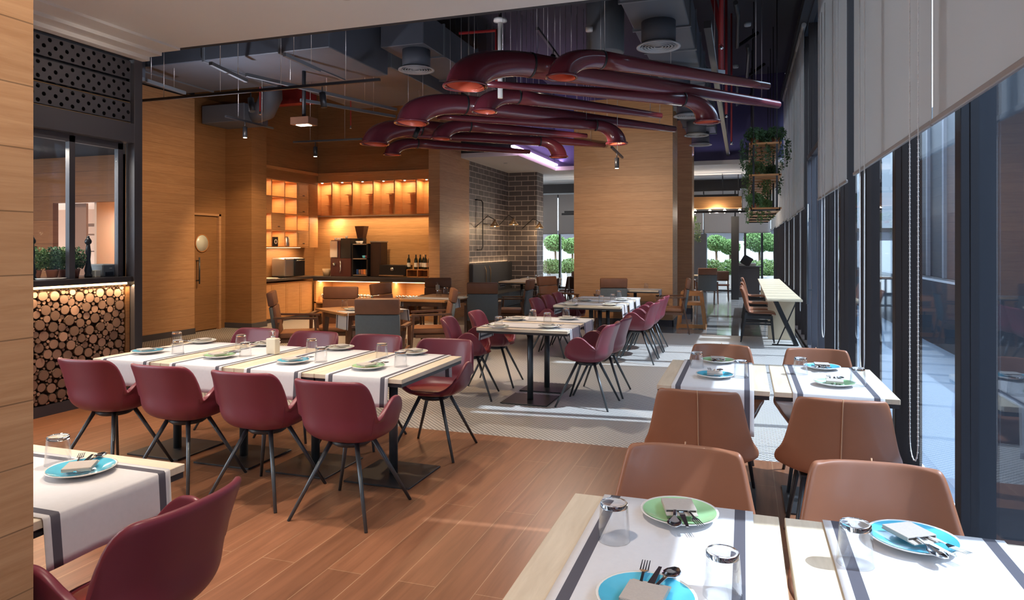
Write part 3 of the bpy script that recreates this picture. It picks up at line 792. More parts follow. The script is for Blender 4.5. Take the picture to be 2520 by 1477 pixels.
# upturned tumbler: rim on the table, thick base on top
bpy.data.objects.remove(gl)
GWALL = thin_glass('tumbler_wall', (.972, .978, .982), 2.4, .03, .6); 
def glass_mesh():
    b = MB(); b.lathe([(.0415, .0), (.0440, .0), (.0378, .0895)], n=36, m=GWALL)
    b.lathe([(.0415, .0), (.0352, .0855), (.0365, .0885)], n=36, m=GWALL)
    b.lathe([(0, .0860), (.028, .0868), (.0350, .0885), (.0372, .0900), (.0368, .1000), (.0345, .103), (.0300, .1015), (0, .1005)], n=36, m=GLASS)
    return b
GL = glass_mesh().build('drinking_glass'); GL_used = [False]
def put_glass(x, y, z, label, group):
    if GL_used[0]: o = GL.copy(); C.objects.link(o)
    else: o = GL; GL_used[0] = True
    o.location = (x, y, z); o.rotation_euler = (0, 0, random.random()); return tag(o, label, 'glass', group)
def plate_proto(m, r=.112):
    t = thing('plate', '', 'plate')
    MB().lathe([(0, .0), (.055, 0), (.058, .004), (r-.01, .017), (r, .0225), (r-.001, .0245), (r-.006, .0225), (.06, .0075), (0, .0070)], n=40).build('plate_body', CERAM, t)
    MB().lathe([(0, .0080), (.06, .0085), (r-.007, .0233)], n=40).build('glaze', m, t)
    return t
PL = {'g': Proto(plate_proto(GREEN)), 'b': Proto(plate_proto(BLUE)), 'w': Proto(plate_proto(PLEAF))}
def spoon_mesh():
    b = MB()
    def fn(i, j):
        u = i/12; a = -1+2*j/6
        y = -.10+.20*u
        if u < .68: w = .0042 + .002*abs(.3-u); zz = .004*math.sin(u*PI)
        else:
            q = (u-.68)/.32; w = .021*math.sin(PI*(.06+.90*q))**.6; zz = -.006*math.sin(PI*q)*(1-a*a)
        return Vector((a*w, y, zz))
    b.grid(fn, 13, 7); return b
def fork_mesh():
    b = MB(); b.bar((0, -.10, 0), (0, .035, .003), .008, .0025, w2=.006, h2=.0025); b.bar((0, .035, .003), (0, .05, .001), .008, .0025, w2=.024, h2=.002)
    for k in range(4): b.bar((-.009+.006*k, .05, .001), (-.009+.006*k, .096, .004), .0034, .002, w2=.002, h2=.0015)
    return b
def knife_mesh():
    return MB().bar((0, -.105, 0), (0, -.005, 0), .010, .004, w2=.012, h2=.004).bar((0, -.005, 0), (0, .10, 0), .018, .0015, w2=.008, h2=.001)
SP = spoon_mesh().build('spoon', CHROME); addmod_solid(SP, .0015, 0, 0)
FK = fork_mesh().build('fork', CHROME); KN = knife_mesh().build('knife', CHROME)
def napkin_mesh():
    b = MB(); b.box((-.045, -.062, 0), (.045, .052, .004), .0015, seg=2); b.box((-.045, -.060, .0085), (.045, .030, .0125), .0015, seg=2)
    b.bar((-.0435, -.058, .006), (-.0435, .030, .006), .003, .008); b.bar((.0435, -.058, .006), (.0435, .030, .006), .003, .008); b.bar((-.042, -.060, .006), (.042, -.060, .006), .003, .008)
    return b
NP = napkin_mesh().build('napkin', NAPK)
pu = {}
def cp(o, key):
    if key in pu: c = o.copy(); C.objects.link(c); return c
    pu[key] = 1; return o
def setting(x, y, ang, col, where, group, z=.7555, tilt=0, knife=True, flip=False):
    """plate with a folded napkin holding cutlery; ang = direction of the cutlery tips"""
    cn = {'g': 'green', 'b': 'blue', 'w': 'pale'}[col]
    PL[col].put((x, y, z), random.random()*6, '%s plate %s' % (cn, where), group)
    M0 = Matrix.Translation((x, y, z+.0235)) @ Matrix.Rotation(ang, 4, 'Z')
    def pl(o, key, name, off, yaw, zz, lab, cat):
        c = cp(o, key); m = M0 @ Matrix.Translation((off[0], off[1], zz)) @ Matrix.Rotation(R(yaw), 4, 'Z')
        c.matrix_world = m; c.location = m.translation; c.rotation_euler = m.to_euler(); tag(c, lab, cat, group + ', ' + cat + 's'); return c
    pl(NP, 'n', 'napkin', (0, 0), 0, 0, 'folded napkin, %s plate %s' % (cn, where), 'napkin')
    pl(FK, 'f', 'fork', (-.022, .045), 8, .0068, 'steel fork, %s plate %s' % (cn, where), 'fork')
    pl(SP, 's', 'spoon', (.020, .045), -10, .0070, 'steel spoon, %s plate %s' % (cn, where), 'spoon')
    if knife: pl(KN, 'k', 'knife', (0, .035), 0, .0045, 'steel knife, %s plate %s' % (cn, where), 'knife')
# ------------------------------------------------------------------ placing
Fv = Vector((-math.sin(YAW), math.cos(YAW), 0)); Rv = Vector((math.cos(YAW), math.sin(YAW), 0))
def at(px, py, z):
    """point at height z seen at picture position px, py"""
    r = Fv + Rv*((px-1260)/1689) + Vector((0, 0, (608-py)/1689)); return Vector((0, 0, 1.55)) + r*((z-1.55)/r.z)
def at_y(px, py, y):
    r = Fv + Rv*((px-1260)/1689) + Vector((0, 0, (608-py)/1689)); return Vector((0, 0, 1.55)) + r*(y/r.y)

# --- table A (right foreground) and table B (behind it), tan chairs
def pair(cx1, cx2, cy, names, grp, ov):
    for cx, nm in zip((cx1, cx2), names):
        TAB.put((cx, cy, 0), 0, nm[0], grp)
        runner('rA' if ov == 'A' else 'rB', .45, TL, .05 if ov == 'A' else .25, .0 if ov == 'A' else .0, (cx+nm[2], cy, 0), 0, nm[1], 'white runners with grey borders')
pair(-.2115, .4215, 1.715, [('pale oak table at the bottom right corner, left half under grey bordered runner', 'white runner on the left half of the foreground table', .012),
    ('pale oak table at the bottom right corner, right half touching the picture edge', 'white runner on the right half of the foreground table', .02)], 'window side tables', 'A')
pair(-.172, .468, 4.52, [('pale oak table before the penny tiles, left of the tan chair pair', 'white runner hanging behind the left tan chair back', .0),
    ('pale oak table before the penny tiles, right one beside the window', 'white runner hanging behind the right tan chair back', .01)], 'window side tables', 'B')
for x, y, rz, lab in ((-.20, 2.20, PI, 'tan leather chair facing us at the foreground table, left one'), (.42, 2.20, PI+.06, 'tan leather chair facing us at the foreground table, right one'),
                      (-.215, 3.79, 0, 'tan leather chair turned away with center seam, left one'), (.43, 3.80, .0, 'tan leather chair turned away with center seam, right one beside the window'),
                      (-.155, 4.89, PI, 'tan leather chair beyond the second window table, left one'), (.475, 4.88, PI, 'tan leather chair beyond the second window table, right one')):
    TANC.put((x, y, 0), rz, lab, 'tan leather chairs')
def st(px, py, ang, col, where, grp, z=.7565, **k):
    p = at(px, py, z+.01); setting(p.x, p.y, ang, col, where, grp, z, **k)
def gp(px, py, where, grp, z=.7565):
    """px, py = middle of the glass"""
    p = at(px, py, z+.05); put_glass(p.x, p.y, z, where, grp)
g = 'place settings on the foreground table'
st(1672, 1266, PI+.25, 'g', 'at the far left seat of the foreground table', g)
st(1590, 1478, -.12, 'b', 'at the bottom edge of the picture', g)
st(2247, 1332, PI+.55, 'b', 'at the far right seat of the foreground table', g)
gp(1511, 1283, 'upturned glass beside the green plate on the foreground table', g); gp(2105, 1338, 'upturned glass left of the blue plate on the foreground table', g)
gp(1778, 1412, 'upturned glass at the bottom edge near the blue plate', g)
g = 'place settings on the second window table'
st(1767, 889, PI+.1, 'g', 'at the far left seat of the second window table', g); st(1759, 925, .05, 'b', 'at the near left seat of the second window table', g)
st(2023, 905, PI, 'b', 'at the far right seat of the second window table', g); st(2054, 945, -.1, 'g', 'at the near right seat of the second window table', g)
for px, py, w in ((1715, 886, 'leftmost upturned glass on the second window table'), (1823, 908, 'upturned glass right of the blue plate, left half of second window table'),
                  (1970, 901, 'upturned glass left of the far blue plate, second window table'), (2111, 928, 'upturned glass nearest the window on the second window table')): gp(px, py, w, g)

# --- long table row with burgundy chairs
LX = [-2.262, -2.882, -3.502, -4.122]
names = ['right end', 'second from the right', 'third from the right', 'left end']
for x, nm in zip(LX, names):
    TAB.put((x, 4.17, 0), 0, 'pale oak table at the %s of the long burgundy row' % nm, 'long row tables')
    runner('rL', .44, TL, .17, .16, (x, 4.17, 0), 0, 'white runner on the %s table of the long row' % nm, 'white runners with grey borders')
for (x, y, rz), nm in zip([(-2.19, 3.53, .0), (-2.84, 3.60, .02), (-3.49, 3.62, 0), (-4.15, 3.64, .03)], ['rightmost, nearest one', 'second from the right', 'third from the right', 'leftmost, before the log counter']):
    SHELL.put((x, y, 0), rz, 'burgundy shell chair with its back to us, %s' % nm, 'burgundy shell chairs')
for (x, y, rz), nm in zip([(-2.24, 4.78, PI+.05), (-2.90, 4.84, PI), (-3.52, 4.86, PI), (-4.16, 4.90, PI)], ['rightmost, red seat showing', 'second from the right, only its top showing', 'third from the right, only its top showing', 'leftmost, only its top showing']):
    SHELL.put((x, y, 0), rz, 'burgundy shell chair behind the long row, %s' % nm, 'burgundy shell chairs')
g = 'place settings on the long row'
for px, py, c, w in ((363, 866, 'b', 'near side, left end'), (540, 877, 'g', 'near side, third from the right'), (721, 890, 'b', 'near side, second from the right'), (906, 904, 'g', 'near side, right end')):
    st(px, py, -.35, c, 'on the long row, %s' % w, g)
for px, py, c, w in ((497, 841, 'w', 'far side, left end'), (655, 847, 'w', 'far side, third from the right'), (836, 857, 'w', 'far side, second from the right'), (1016, 868, 'w', 'far side, right end')):
    st(px, py, PI-.4, c, 'on the long row, %s' % w, g)
for px, py, w in ((435, 833, 'back glass of the leftmost pair'), (438, 854, 'front glass of the leftmost pair'), (593, 840, 'back glass of the pair left of the dispenser'), (604, 860, 'front glass of the pair left of the dispenser'),
                  (767, 851, 'back glass of the pair right of the dispenser'), (790, 873, 'front glass of the pair right of the dispenser'), (940, 863, 'back glass of the rightmost pair'), (986, 884, 'front glass of the rightmost pair')):
    gp(px, py, 'upturned glass on the long row, %s' % w, g)
def dispenser(loc, label, s=1):
    t = thing('soap_dispenser', label, 'dispenser', loc); t.scale = (s, s, s)
    MB().box((-.04, -.03, 0), (.04, .03, .115), .005, seg=2).build('bottle', mat('frosted_bottle', (.72, .66, .52), .3), t)
    MB().tube([(0, 0, .115), (0, 0, .135)], .016, 16).build('collar', CHROME, t)
    MB().tube([(0, 0, .135), (0, 0, .165)], .006, 10).box((-.012, -.011, .163), (.012, .011, .173), .003).bar((0, 0, .168), (-.035, -.01, .166), .008).build('pump', CHROME, t)
p = at(672, 853, .81); dispenser((p.x, p.y, .7565), 'square frosted pump dispenser in the middle of the long row')

# --- foreground left table and chair
TAB.put((-2.42, 1.705, 0), PI/2, 'pale oak table at the left edge behind the oak column', 'left foreground table')
runner('rF', .47, TL, .15, .05, (-2.42, 1.700, 0), PI/2, 'white runner hanging over the left foreground table end', 'white runners with grey borders')
SHELL.put((-1.80, 1.615, 0), PI/2, 'large burgundy shell chair cut by the bottom edge at the left', 'burgundy shell chairs')
g = 'place setting on the left foreground table'
st(200, 1158, .62, 'b', 'beside the oak column at the left', g); gp(143, 1108, 'upturned glass on the left foreground table', g)

# --- middle table (two units, runners crosswise) and the one behind
MIDX = -2.05
for i, (y, nm) in enumerate(((6.64, 'near unit of the middle table'), (7.262, 'far unit of the middle table'), (9.42, 'near unit of the rear burgundy table'), (10.04, 'second unit of the rear burgundy table'), (10.66, 'far unit of the rear burgundy table'))):
    TAB.put((MIDX if i < 2 else -2.02, y, 0), PI/2, 'pale oak table, %s' % nm, 'crosswise tables')
    runner('rM', .44, .91, .16, .14, (MIDX if i < 2 else -2.02, y, 0), PI/2, 'white runner on the %s' % nm, 'white runners with grey borders')
for x, y, rz, lab in ((-2.70, 6.64, -PI/2+.2, 'bright burgundy shell chair left of the middle table, nearer one'), (-2.68, 7.36, -PI/2+.1, 'burgundy shell chair left of the middle table, farther one'),
                      (-1.46, 6.66, PI/2-.05, 'burgundy shell chair right of the middle table, nearer one'), (-1.43, 7.24, PI/2, 'burgundy shell chair right of the middle table, farther one'),
                      (-2.62, 9.50, -PI/2, 'burgundy shell chair left of the rear table, nearest one'), (-2.62, 10.12, -PI/2, 'burgundy shell chair left of the rear table, middle one'), (-2.62, 10.74, -PI/2, 'burgundy shell chair left of the rear table, farthest one'),
                      (-1.38, 9.36, PI/2, 'pinkish burgundy shell chair right of the rear table, nearest one'), (-1.38, 9.98, PI/2, 'pinkish burgundy shell chair right of the rear table, middle one'), (-1.38, 10.62, PI/2, 'pinkish burgundy shell chair right of the rear table, farthest one')):
    SHELL.put((x, y, 0), rz, lab, 'burgundy shell chairs')
g = 'place settings on the middle table'
for px, py, c, a, w in ((1225, 805, 'w', PI/2, 'near left of the middle table'), (1270, 785, 'w', PI/2, 'far left of the middle table'), (1352, 804, 'w', -PI/2, 'near right of the middle table'), (1398, 784, 'w', -PI/2, 'far right of the middle table')):
    st(px, py, a, c, w, g, knife=False)
for px, py, w in ((1227, 792, 'leftmost upturned glass on the middle table'), (1311, 774, 'farthest upturned glass on the middle table'), (1347, 782, 'upturned glass in the middle of the middle table'), (1393, 769, 'rightmost upturned glass on the middle table')):
    gp(px, py, w, g)
g = 'place settings on the rear burgundy table'
for px, py, a, w in ((1405, 749, PI/2, 'near left of the rear burgundy table'), (1440, 739, PI/2, 'far left of the rear burgundy table'), (1500, 750, -PI/2, 'near right of the rear burgundy table'), (1530, 738, -PI/2, 'far right of the rear burgundy table')):
    st(px, py, a, 'w', w, g, knife=False)
for px, py, w in ((1415, 742, 'leftmost upturned glass on the rear burgundy table'), (1472, 722, 'tallest looking upturned glass at the back of the rear burgundy table'), (1480, 737, 'upturned glass in the middle of the rear burgundy table'), (1508, 733, 'upturned glass at the right of the rear burgundy table'), (1523, 724, 'farthest right upturned glass on the rear burgundy table')):
    gp(px, py, w, g)

# --- armchairs and walnut tables at the bar
def walnut(loc, rz, w, l, label, grp):
    t = thing('walnut_table', label, 'table', loc, rz, grp)
    MB().box((-w/2, -l/2, .72), (w/2, l/2, .75), .003).build('tabletop', bpy.data.materials.get('orange_oak') or wood('orange_oak', (.40, .18, .06), (.52, .26, .10), plank=0, grain=(2, 14, 2), rough=.4), t)
    MB().box((-w/2+.08, -l/2+.08, .65), (w/2-.08, l/2-.08, .72)).build('apron', WALN, t)
    for sx in (-1, 1):
        for sy in (-1, 1): MB().bar((sx*(w/2-.11), sy*(l/2-.11), .65), (sx*(w/2-.07), sy*(l/2-.07), 0), .06, w2=.04, h2=.04).build('leg', WALN, t)
    return t
walnut((-4.70, 7.74, 0), R(-34), .92, .80, 'walnut table between grey armchairs before the bar cabinets', 'walnut tables')
walnut((-4.62, 10.0, 0), R(0), .80, 1.30, 'walnut table further back beside the oak pillar', 'walnut tables')
runner('rW', .36, .80, .20, .14, (-4.42, 7.62, 0), R(-34), 'white runner on the walnut table between grey armchairs', 'white runners with grey borders')
runner('rW2', .40, .80, .14, .14, (-4.62, 9.7, 0), PI/2, 'white runner on the rear walnut table', 'white runners with grey borders')
def ac(px0, px1, py, z, rz, lab, dz=.25):
    p = (at(px0, py, z)+at(px1, py, z))/2
    f = Vector((-math.sin(rz), math.cos(rz), 0)); p = p + f*.335
    ARMC.put((p.x, p.y, 0), rz, lab, 'grey armchairs with brown headrests'); return p
ac(874, 982, 735, .975, YAW, 'grey armchair with brown headrest, back squarely to us behind the long row')
ac(798, 880, 706, .975, PI+YAW+.02, 'grey armchair facing us across the walnut table')
ARMC.put((-5.50, 7.58, 0), -R(58), 'grey armchair seen from the side, left of the walnut table', 'grey armchairs with brown headrests')
ARMC.put((-4.08, 8.55, 0), R(118), 'grey armchair with orange lit seat, right of the walnut table', 'grey armchairs with brown headrests')
ARMC.put((-5.10, 9.55, 0), -PI/2-.1, 'grey armchair leaning away left of the rear walnut table', 'grey armchairs with brown headrests')
ac(1049, 1108, 684, .975, PI+YAW*.6, 'grey armchair facing us in front of the oak pillar')
ac(1152, 1222, 696, .975, YAW, 'grey armchair with brown headrest, back to us beside the rear walnut table')
ARMC.put((-3.90, 11.55, 0), PI/2+.1, 'grey armchair side-on, right of the rear walnut table', 'grey armchairs with brown headrests')
g = 'place settings on the walnut tables'
gp(848, 748, 'upturned glass on the walnut table between armchairs', g); st(868, 762, .3, 'w', 'on the walnut table between armchairs', g, knife=False)
gp(1097, 715, 'upturned glass on the rear walnut table', g); gp(1080, 722, 'second upturned glass on the rear walnut table', g)
st(1118, 722, .3, 'w', 'on the rear walnut table', g, knife=False); st(1135, 733, .3, 'w', 'at the near end of the rear walnut table', g, knife=False)
p = at(1077, 708, .8); dispenser((p.x, p.y, .757), 'small white pump dispenser on the rear walnut table', .8)

# --- table against the main column with two armchairs, high chair
TAB.put((-1.95, 13.05, 0), PI/2, 'pale oak table against the foot of the oak column', 'crosswise tables')
runner('rM', .44, .91, .16, .14, (-1.95, 13.05, 0), PI/2, 'white runner on the table at the oak column', 'white runners with grey borders')
ac(1478, 1543, 685, .975, YAW, 'armchair with brown headrest, back to us at the oak column')
ARMC.put((-1.28, 12.75, 0), PI/2+.1, 'armchair seen from the side at the right foot of the oak column', 'grey armchairs with brown headrests')
ARMC.put((-3.35, 12.7, 0), -PI/2-.5, 'armchair at the left edge of the oak column', 'grey armchairs with brown headrests')
gp(1590, 704, 'small glass on the table at the oak column', 'place settings at the column')
t = thing('high_chair', 'orange wooden high chair frame standing right of the oak column', 'chair', (-.95, 13.62, 0))
for sx in (-1, 1):
    MB().bar((sx*.17, -.19, .70), (sx*.25, -.24, 0), .045, .035).build('leg', BEECH, t); MB().bar((sx*.17, .19, .70), (sx*.25, .24, 0), .045, .035).build('leg', BEECH, t)
    MB().bar((sx*.25, -.24, .035), (sx*.25, .24, .035), .035, .06).bar((sx*.17, -.19, .68), (sx*.17, .19, .68), .03, .05).build('side_rail', BEECH, t)
MB().bar((-.25, -.235, .05), (.25, -.235, .05), .03, .07).build('foot_rail', BEECH, t)
MB().bar((-.19, -.19, .66), (.19, -.19, .66), .03, .075).build('top_rail', BEECH, t); MB().bar((-.19, .19, .66), (.19, .19, .66), .03, .075).build('top_rail', BEECH, t)
MB().box((-.19, -.19, .44), (.19, .19, .50), .004).build('seat', BEECH, t)
MB().bar((0, -.1, .44), (0, -.1, .12), .02).build('strap', BLACKP, t)

# --- window counter with side chairs
t = thing('window_counter', 'long pale wood counter table along the windows', 'table', (.58, 14.8, 0))
def W3(name, m, mb): return W2(t, name, m, mb)
W3('tabletop', BARTOP, MB().box((.33, 11.2, .72), (.84, 18.4, .75), .003))
W3('support_panel', BARTOP, MB().box((.38, 12.3, 0), (.80, 12.36, .72)))
W3('support_panel', BARTOP, MB().box((.38, 17.6, 0), (.80, 17.66, .72)))
W3('slanted_leg', BLACKM, MB().bar((.46, 11.55, .72), (.78, 11.6, .0), .085, .06))
W3('slanted_leg', BLACKM, MB().bar((.46, 18.0, .72), (.78, 18.0, .0), .085, .06))
W3('brace', BLACKM, MB().bar((.78, 11.62, .70), (.50, 11.62, .012), .018).bar((.42, 11.62, .008), (.80, 11.62, .008), .05, .012))
for y, nm in ((12.0, 'nearest one'), (12.62, 'second nearest'), (14.0, 'third, further along'), (16.0, 'farthest one')):
    BARC.put((.22, y, 0), -PI/2, 'cognac side chair with black legs at the window counter, %s' % nm, 'side chairs at the window counter')
# ------------------------------------------------------------------ bar corner
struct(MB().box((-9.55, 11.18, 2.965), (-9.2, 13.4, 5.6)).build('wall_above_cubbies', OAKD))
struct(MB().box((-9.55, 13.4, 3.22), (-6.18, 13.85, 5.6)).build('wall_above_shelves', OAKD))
struct(MB().box((-9.2, 11.18, 3.16), (-9.17, 13.4, 3.22)).box((-9.2, 13.37, 3.16), (-6.18, 13.4, 3.22)).build('trim_crown', CAB))
t = thing('cubby_cabinet', 'oak wall cabinet of lit square cubbies, some closed by small doors', 'cabinet', (-9.38, 12.2, 1.55))
cb = MB(); Y0, Y1, Z0, Z1 = 11.36, 13.06, 1.55, 2.95; cw = (Y1-Y0)/4; chh = (Z1-Z0)/4
for k in range(5): cb.box((-9.54, Y0+cw*k-.012, Z0-.012), (-9.2, Y0+cw*k+.012, Z1+.012)); 
for k in range(5): cb.box((-9.54, Y0, Z0+chh*k-.012), (-9.201, Y1, Z0+chh*k+.012))
cb.box((-9.549, Y0, Z0), (-9.535, Y1, Z1)).box((-9.54, 11.19, Z0-.012), (-9.2, Y0, Z1+.012)).box((-9.54, Y1, Z0-.012), (-9.2, 13.4, Z1+.012))
W2(t, 'carcass', CAB, cb)
doors = {(0, 3), (1, 0), (1, 3), (2, 1), (3, 3)}   # row from the top, column from the near side
for r in range(4):
    for c in range(4):
        y, z = Y0+cw*c, Z1-chh*(r+1)
        if (r, c) in doors:
            dd = W2(t, 'door', CAB, MB().box((-9.215, y+.014, z+.014), (-9.195, y+cw-.014, z+chh-.014), .003).box((-9.197, y+.05, z+.05), (-9.190, y+cw-.05, z+chh-.05), .003))
            k_ = MB().box((-9.19, y+cw/2-.03, z+.07), (-9.175, y+cw/2+.03, z+.085), .002).build('handle', BLACKM, dd)
        else:
            W2(t, 'lamp_lens', LEDW, MB().lathe([(0, 0), (.018, 0), (.018, .006), (0, .006)], (-9.37, y+cw*.45, z+chh-.019), 14))
            light('cubby_lamp', 'AREA', (-9.37, y+cw*.45, z+chh-.028), 1.5, WARM, size=.04)
W2(t, 'light_strip', LED, MB().box((-9.40, 11.4, 1.533), (-9.38, 13.0, 1.5375)))
light('under_cabinet_lamp', 'AREA', (-9.36, 12.3, 1.525), 7, WARM, shape='RECTANGLE', size=.06, size_y=1.4)
t = thing('shelf_cabinet', 'row of six open oak shelf bays lit from above over the bar', 'cabinet', (-7.77, 13.6, 2.25))
X0, X1 = -9.36, -6.19; bw = (X1-X0)/6; cb = MB()
for k in range(7): cb.box((X0+bw*k-.012, 13.4, 2.27), (X0+bw*k+.012, 13.76, 3.02))
cb.box((X0, 13.4, 2.25), (X1, 13.76, 2.275)).box((X0, 13.4, 3.02), (X1, 13.76, 3.16)).box((X0, 13.75, 2.27), (X1, 13.77, 3.02))
W2(t, 'carcass', CAB, cb)
W2(t, 'edge_profile', SILVER, MB().box((X0, 13.39, 2.235), (X1, 13.41, 2.255)))
for k in range(6):
    for zz in (2.50, 2.74): W2(t, 'thin_shelf', BEECH, MB().box((X0+bw*k+.2, 13.60, zz), (X0+bw*(k+1)-.013, 13.74, zz+.008)))
    W2(t, 'lamp_lens', LEDW, MB().lathe([(0, 0), (.02, 0), (.02, .008), (0, .008)], (X0+bw*(k+.32), 13.56, 3.011), 14)); W2(t, 'edge_profile', SILVER, MB().box((X0+bw*k+.18, 13.392, 3.005), (X0+bw*(k+1)-.02, 13.399, 3.018)))
    light('bay_lamp', 'AREA', (X0+bw*(k+.32), 13.56, 3.0), 2.2, WARM, size=.04)
light('bay_underlamp', 'AREA', (-8.95, 13.55, 2.22), 6, WARM, size=.08)
light('bay_underlamp', 'AREA', (-7.6, 13.62, 2.22), 7, WARM, shape='RECTANGLE', size=2.6, size_y=.05)
struct(bx('wall_splash', (-9.55, 13.77, .8), (-6.18, 13.85, 3.22), wood('splash_oak', (.42, .22, .085), (.55, .31, .13), rough=.42)))
t = thing('bar_cabinet', 'oak base cabinet with panel doors and dark worktop', 'cabinet', (-9.3, 12.1, 0))
W2(t, 'cabinet_body', CAB, MB().box((-9.53, 11.19, .08), (-9.13, 13.07, .81)))
W2(t, 'plinth', FRAME, MB().box((-9.5, 11.18, 0), (-9.16, 13.07, .08)))
W2(t, 'worktop', DARKW, MB().box((-9.53, 11.19, .85), (-9.07, 13.38, .90), .003))
for k in range(4):
    y = 11.20+k*.466
    W2(t, 'door', CAB, MB().box((-9.13, y+.006, .10), (-9.11, y+.46, .78), .002).box((-9.11, y+.05, .16), (-9.105, y+.41, .74), .002))
t = thing('bar_counter', 'back bar counter with open lit shelf full of glasses', 'counter', (-7.6, 13.4, 0))
W2(t, 'worktop', DARKW, MB().box((-9.07, 13.02, .85), (-6.19, 13.77, .90), .003).box((-9.07, 13.03, .80), (-6.19, 13.06, .85)))
W2(t, 'carcass', CAB, MB().box((-9.07, 13.07, 0), (-9.02, 13.75, .80)).box((-7.42, 13.07, 0), (-7.12, 13.75, .80)).box((-9.07, 13.72, 0), (-6.19, 13.75, .80)).box((-9.07, 13.07, .30), (-6.19, 13.72, .33)).box((-9.07, 13.07, 0), (-6.19, 13.1, .12)))
W2(t, 'light_strip', LED, MB().box((-9.0, 13.10, .785), (-6.25, 13.12, .798)))
light('bar_strip_lamp', 'AREA', (-7.7, 13.25, .78), 16, WARM, shape='RECTANGLE', size=2.7, size_y=.05)
wg = MB().lathe([(0, 0), (.030, 0), (.004, .008), (.004, .07), (.03, .10), (.036, .13), (.030, .17), (.028, .17), (.033, .13), (0, .085)], n=14).build('wine_glass', thin_glass('stemware', (.80, .80, .78), 1.3, .08, .9))
fst = True
for xx in [x_*.085 for x_ in range(0, 31)]:
    x = -8.95+xx
    if -7.46 < x < -7.08: continue
    for yy in (13.2, 13.32):
        o = wg if fst else wg.copy()
        if not fst: C.objects.link(o)
        fst = False; o.location = (x, yy, .33); tag(o, 'stemmed glass in the rows on the lit shelf under the bar counter', 'glass', 'stemmed glasses under the bar counter')
# machines and bottles on the bar
def mach(name, label, cat, loc): return thing(name, label, cat, loc)
t = mach('oven', 'brushed steel speed oven with dark glass door on the left bar worktop', 'oven', (-9.30, 12.45, .90))
MB().box((-.18, -.32, .02), (.17, .33, .42), .03, seg=2).build('oven_body', SILVER, t)
MB().box((.17, -.02, .03), (.20, .32, .40), .004).build('oven_door', BLACKP, t); MB().tube([(.22, .0, .36), (.22, .3, .36)], .009).build('handle', CHROME, t)
t = mach('power_socket', 'black socket with cord on the wall left of the steel oven', 'socket', (-9.53, 11.85, 1.16))
MB().box((0, -.04, -.06), (.012, .04, .06), .003).build('face_plate', BLACKP, t); MB().tube([(.02, 0, 0), (.03, .01, -.1), (.02, .03, -.2), (.03, .05, -.26)], .006, 6).build('cord', BLACKP, t)
o = MB().box((-.12, -.16, 0), (.12, .16, .015), .004).build('serving_board', LABELM, None, (-9.25, 11.75, .90)); tag(o, 'cream board on the near end of the bar worktop', 'board')
t = mach('coffee_machine', 'tall dark coffee machine with steel panels left on the back bar', 'coffee machine', (-8.45, 13.36, .90))
MB().box((-.26, -.20, 0), (.26, .22, .40), .006).box((-.26, -.18, .40), (-.02, .2, .80), .006, m=None).build('machine_body', mat('dark_red_metal', (.07, .018, .015), .35), t)
MB().box((-.27, -.205, .42), (-.08, -.18, .78), .004).build('steel_panel', SILVER, t); MB().box((0, -.2, .40), (.26, .22, .84), .006).build('tower', BLACKP, t)
MB().tube([(.02, -.23, .36), (.02, -.23, .15), (.0, -.23, .08)], .012).tube([(-.15, -.22, .3), (-.15, -.22, .24)], .03).build('spout', CHROME, t)
for k in range(4):
    o = MB().lathe([(0, 0), (.02, 0), (.033, .055), (.030, .055), (0, .01)], n=14).build('cup', CERAM, None, (-8.68+.08*k, 13.32, 1.70 if k < 2 else 1.74)); 
    o.location.z = .90+.80 if k < 3 else 1.74; o.location.x = -8.68+.075*k if k < 3 else -8.40
    tag(o, 'small cup on top of the dark coffee machine, %s' % ('leftmost', 'second from left', 'third from left', 'rightmost')[k], 'cup', 'cups on the coffee machine')
t = mach('display_rack', 'black open rack with cups and bowls beside the coffee machine', 'rack', (-7.98, 13.36, .90))
MB().box((-.20, -.18, 0), (-.17, .18, .72)).box((.17, -.18, 0), (.20, .18, .72)).box((-.2, .15, 0), (.2, .18, .72)).build('rack_frame', BLACKP, t)
for z in (.02, .38, .70): MB().box((-.2, -.18, z), (.2, .18, z+.02)).build('shelf', SILVER, t)
for k in range(4):
    o = MB().lathe([(0, 0), (.03, 0), (.05, .06), (.046, .06), (0, .01)], n=14).build('bowl', [LABELM, CERAM, BLUE, REDL][k], None, (-8.1+.08*k, 13.3, 1.622 if k < 2 else 1.302)); tag(o, '%s bowl on the black open rack by the coffee machine' % ('cream', 'white', 'blue', 'dark red')[k], 'bowl', 'bowls in the rack')
for k in range(5):
    o = MB().box((-.025, -.025, 0), (.025, .025, .11), .004).build('tea_box', [mat('box_blue', (.03, .08, .25), .5), CHROME, POT, mat('box_orange', (.6, .2, .05), .5), SILVER][k], None, (-8.1+.06*k, 13.3, .945)); tag(o, '%s tea box in the bottom of the black rack' % ('navy blue', 'shiny silver', 'terracotta red', 'orange', 'dull silver')[k], 'box', 'tea boxes in the rack')
t = mach('water_boiler', 'tall dark boiler with steel lid right of the open rack', 'boiler', (-7.63, 13.40, .90))
MB().box((-.13, -.15, 0), (.13, .15, .75), .01).build('boiler_body', mat('boiler_brown', (.03, .015, .012), .35), t); MB().box((-.14, -.16, .75), (.14, .16, .78), .004).build('lid', SILVER, t)
t = mach('coffee_grinder', 'dark hopper grinder rising behind the coffee machine', 'grinder', (-8.17, 13.58, .90))
MB().box((-.08, -.08, 0), (.08, .08, .85), .01).build('grinder_body', BLACKP, t); MB().bar((0, 0, .85), (0, 0, 1.12), .14, .14, w2=.24, h2=.2).build('hopper', mat('hopper_smoke', (.05, .02, .015), .2), t)
t = mach('panini_grill', 'low black machine with oval badge and steel tray on the back bar', 'machine', (-7.2, 13.36, .90))
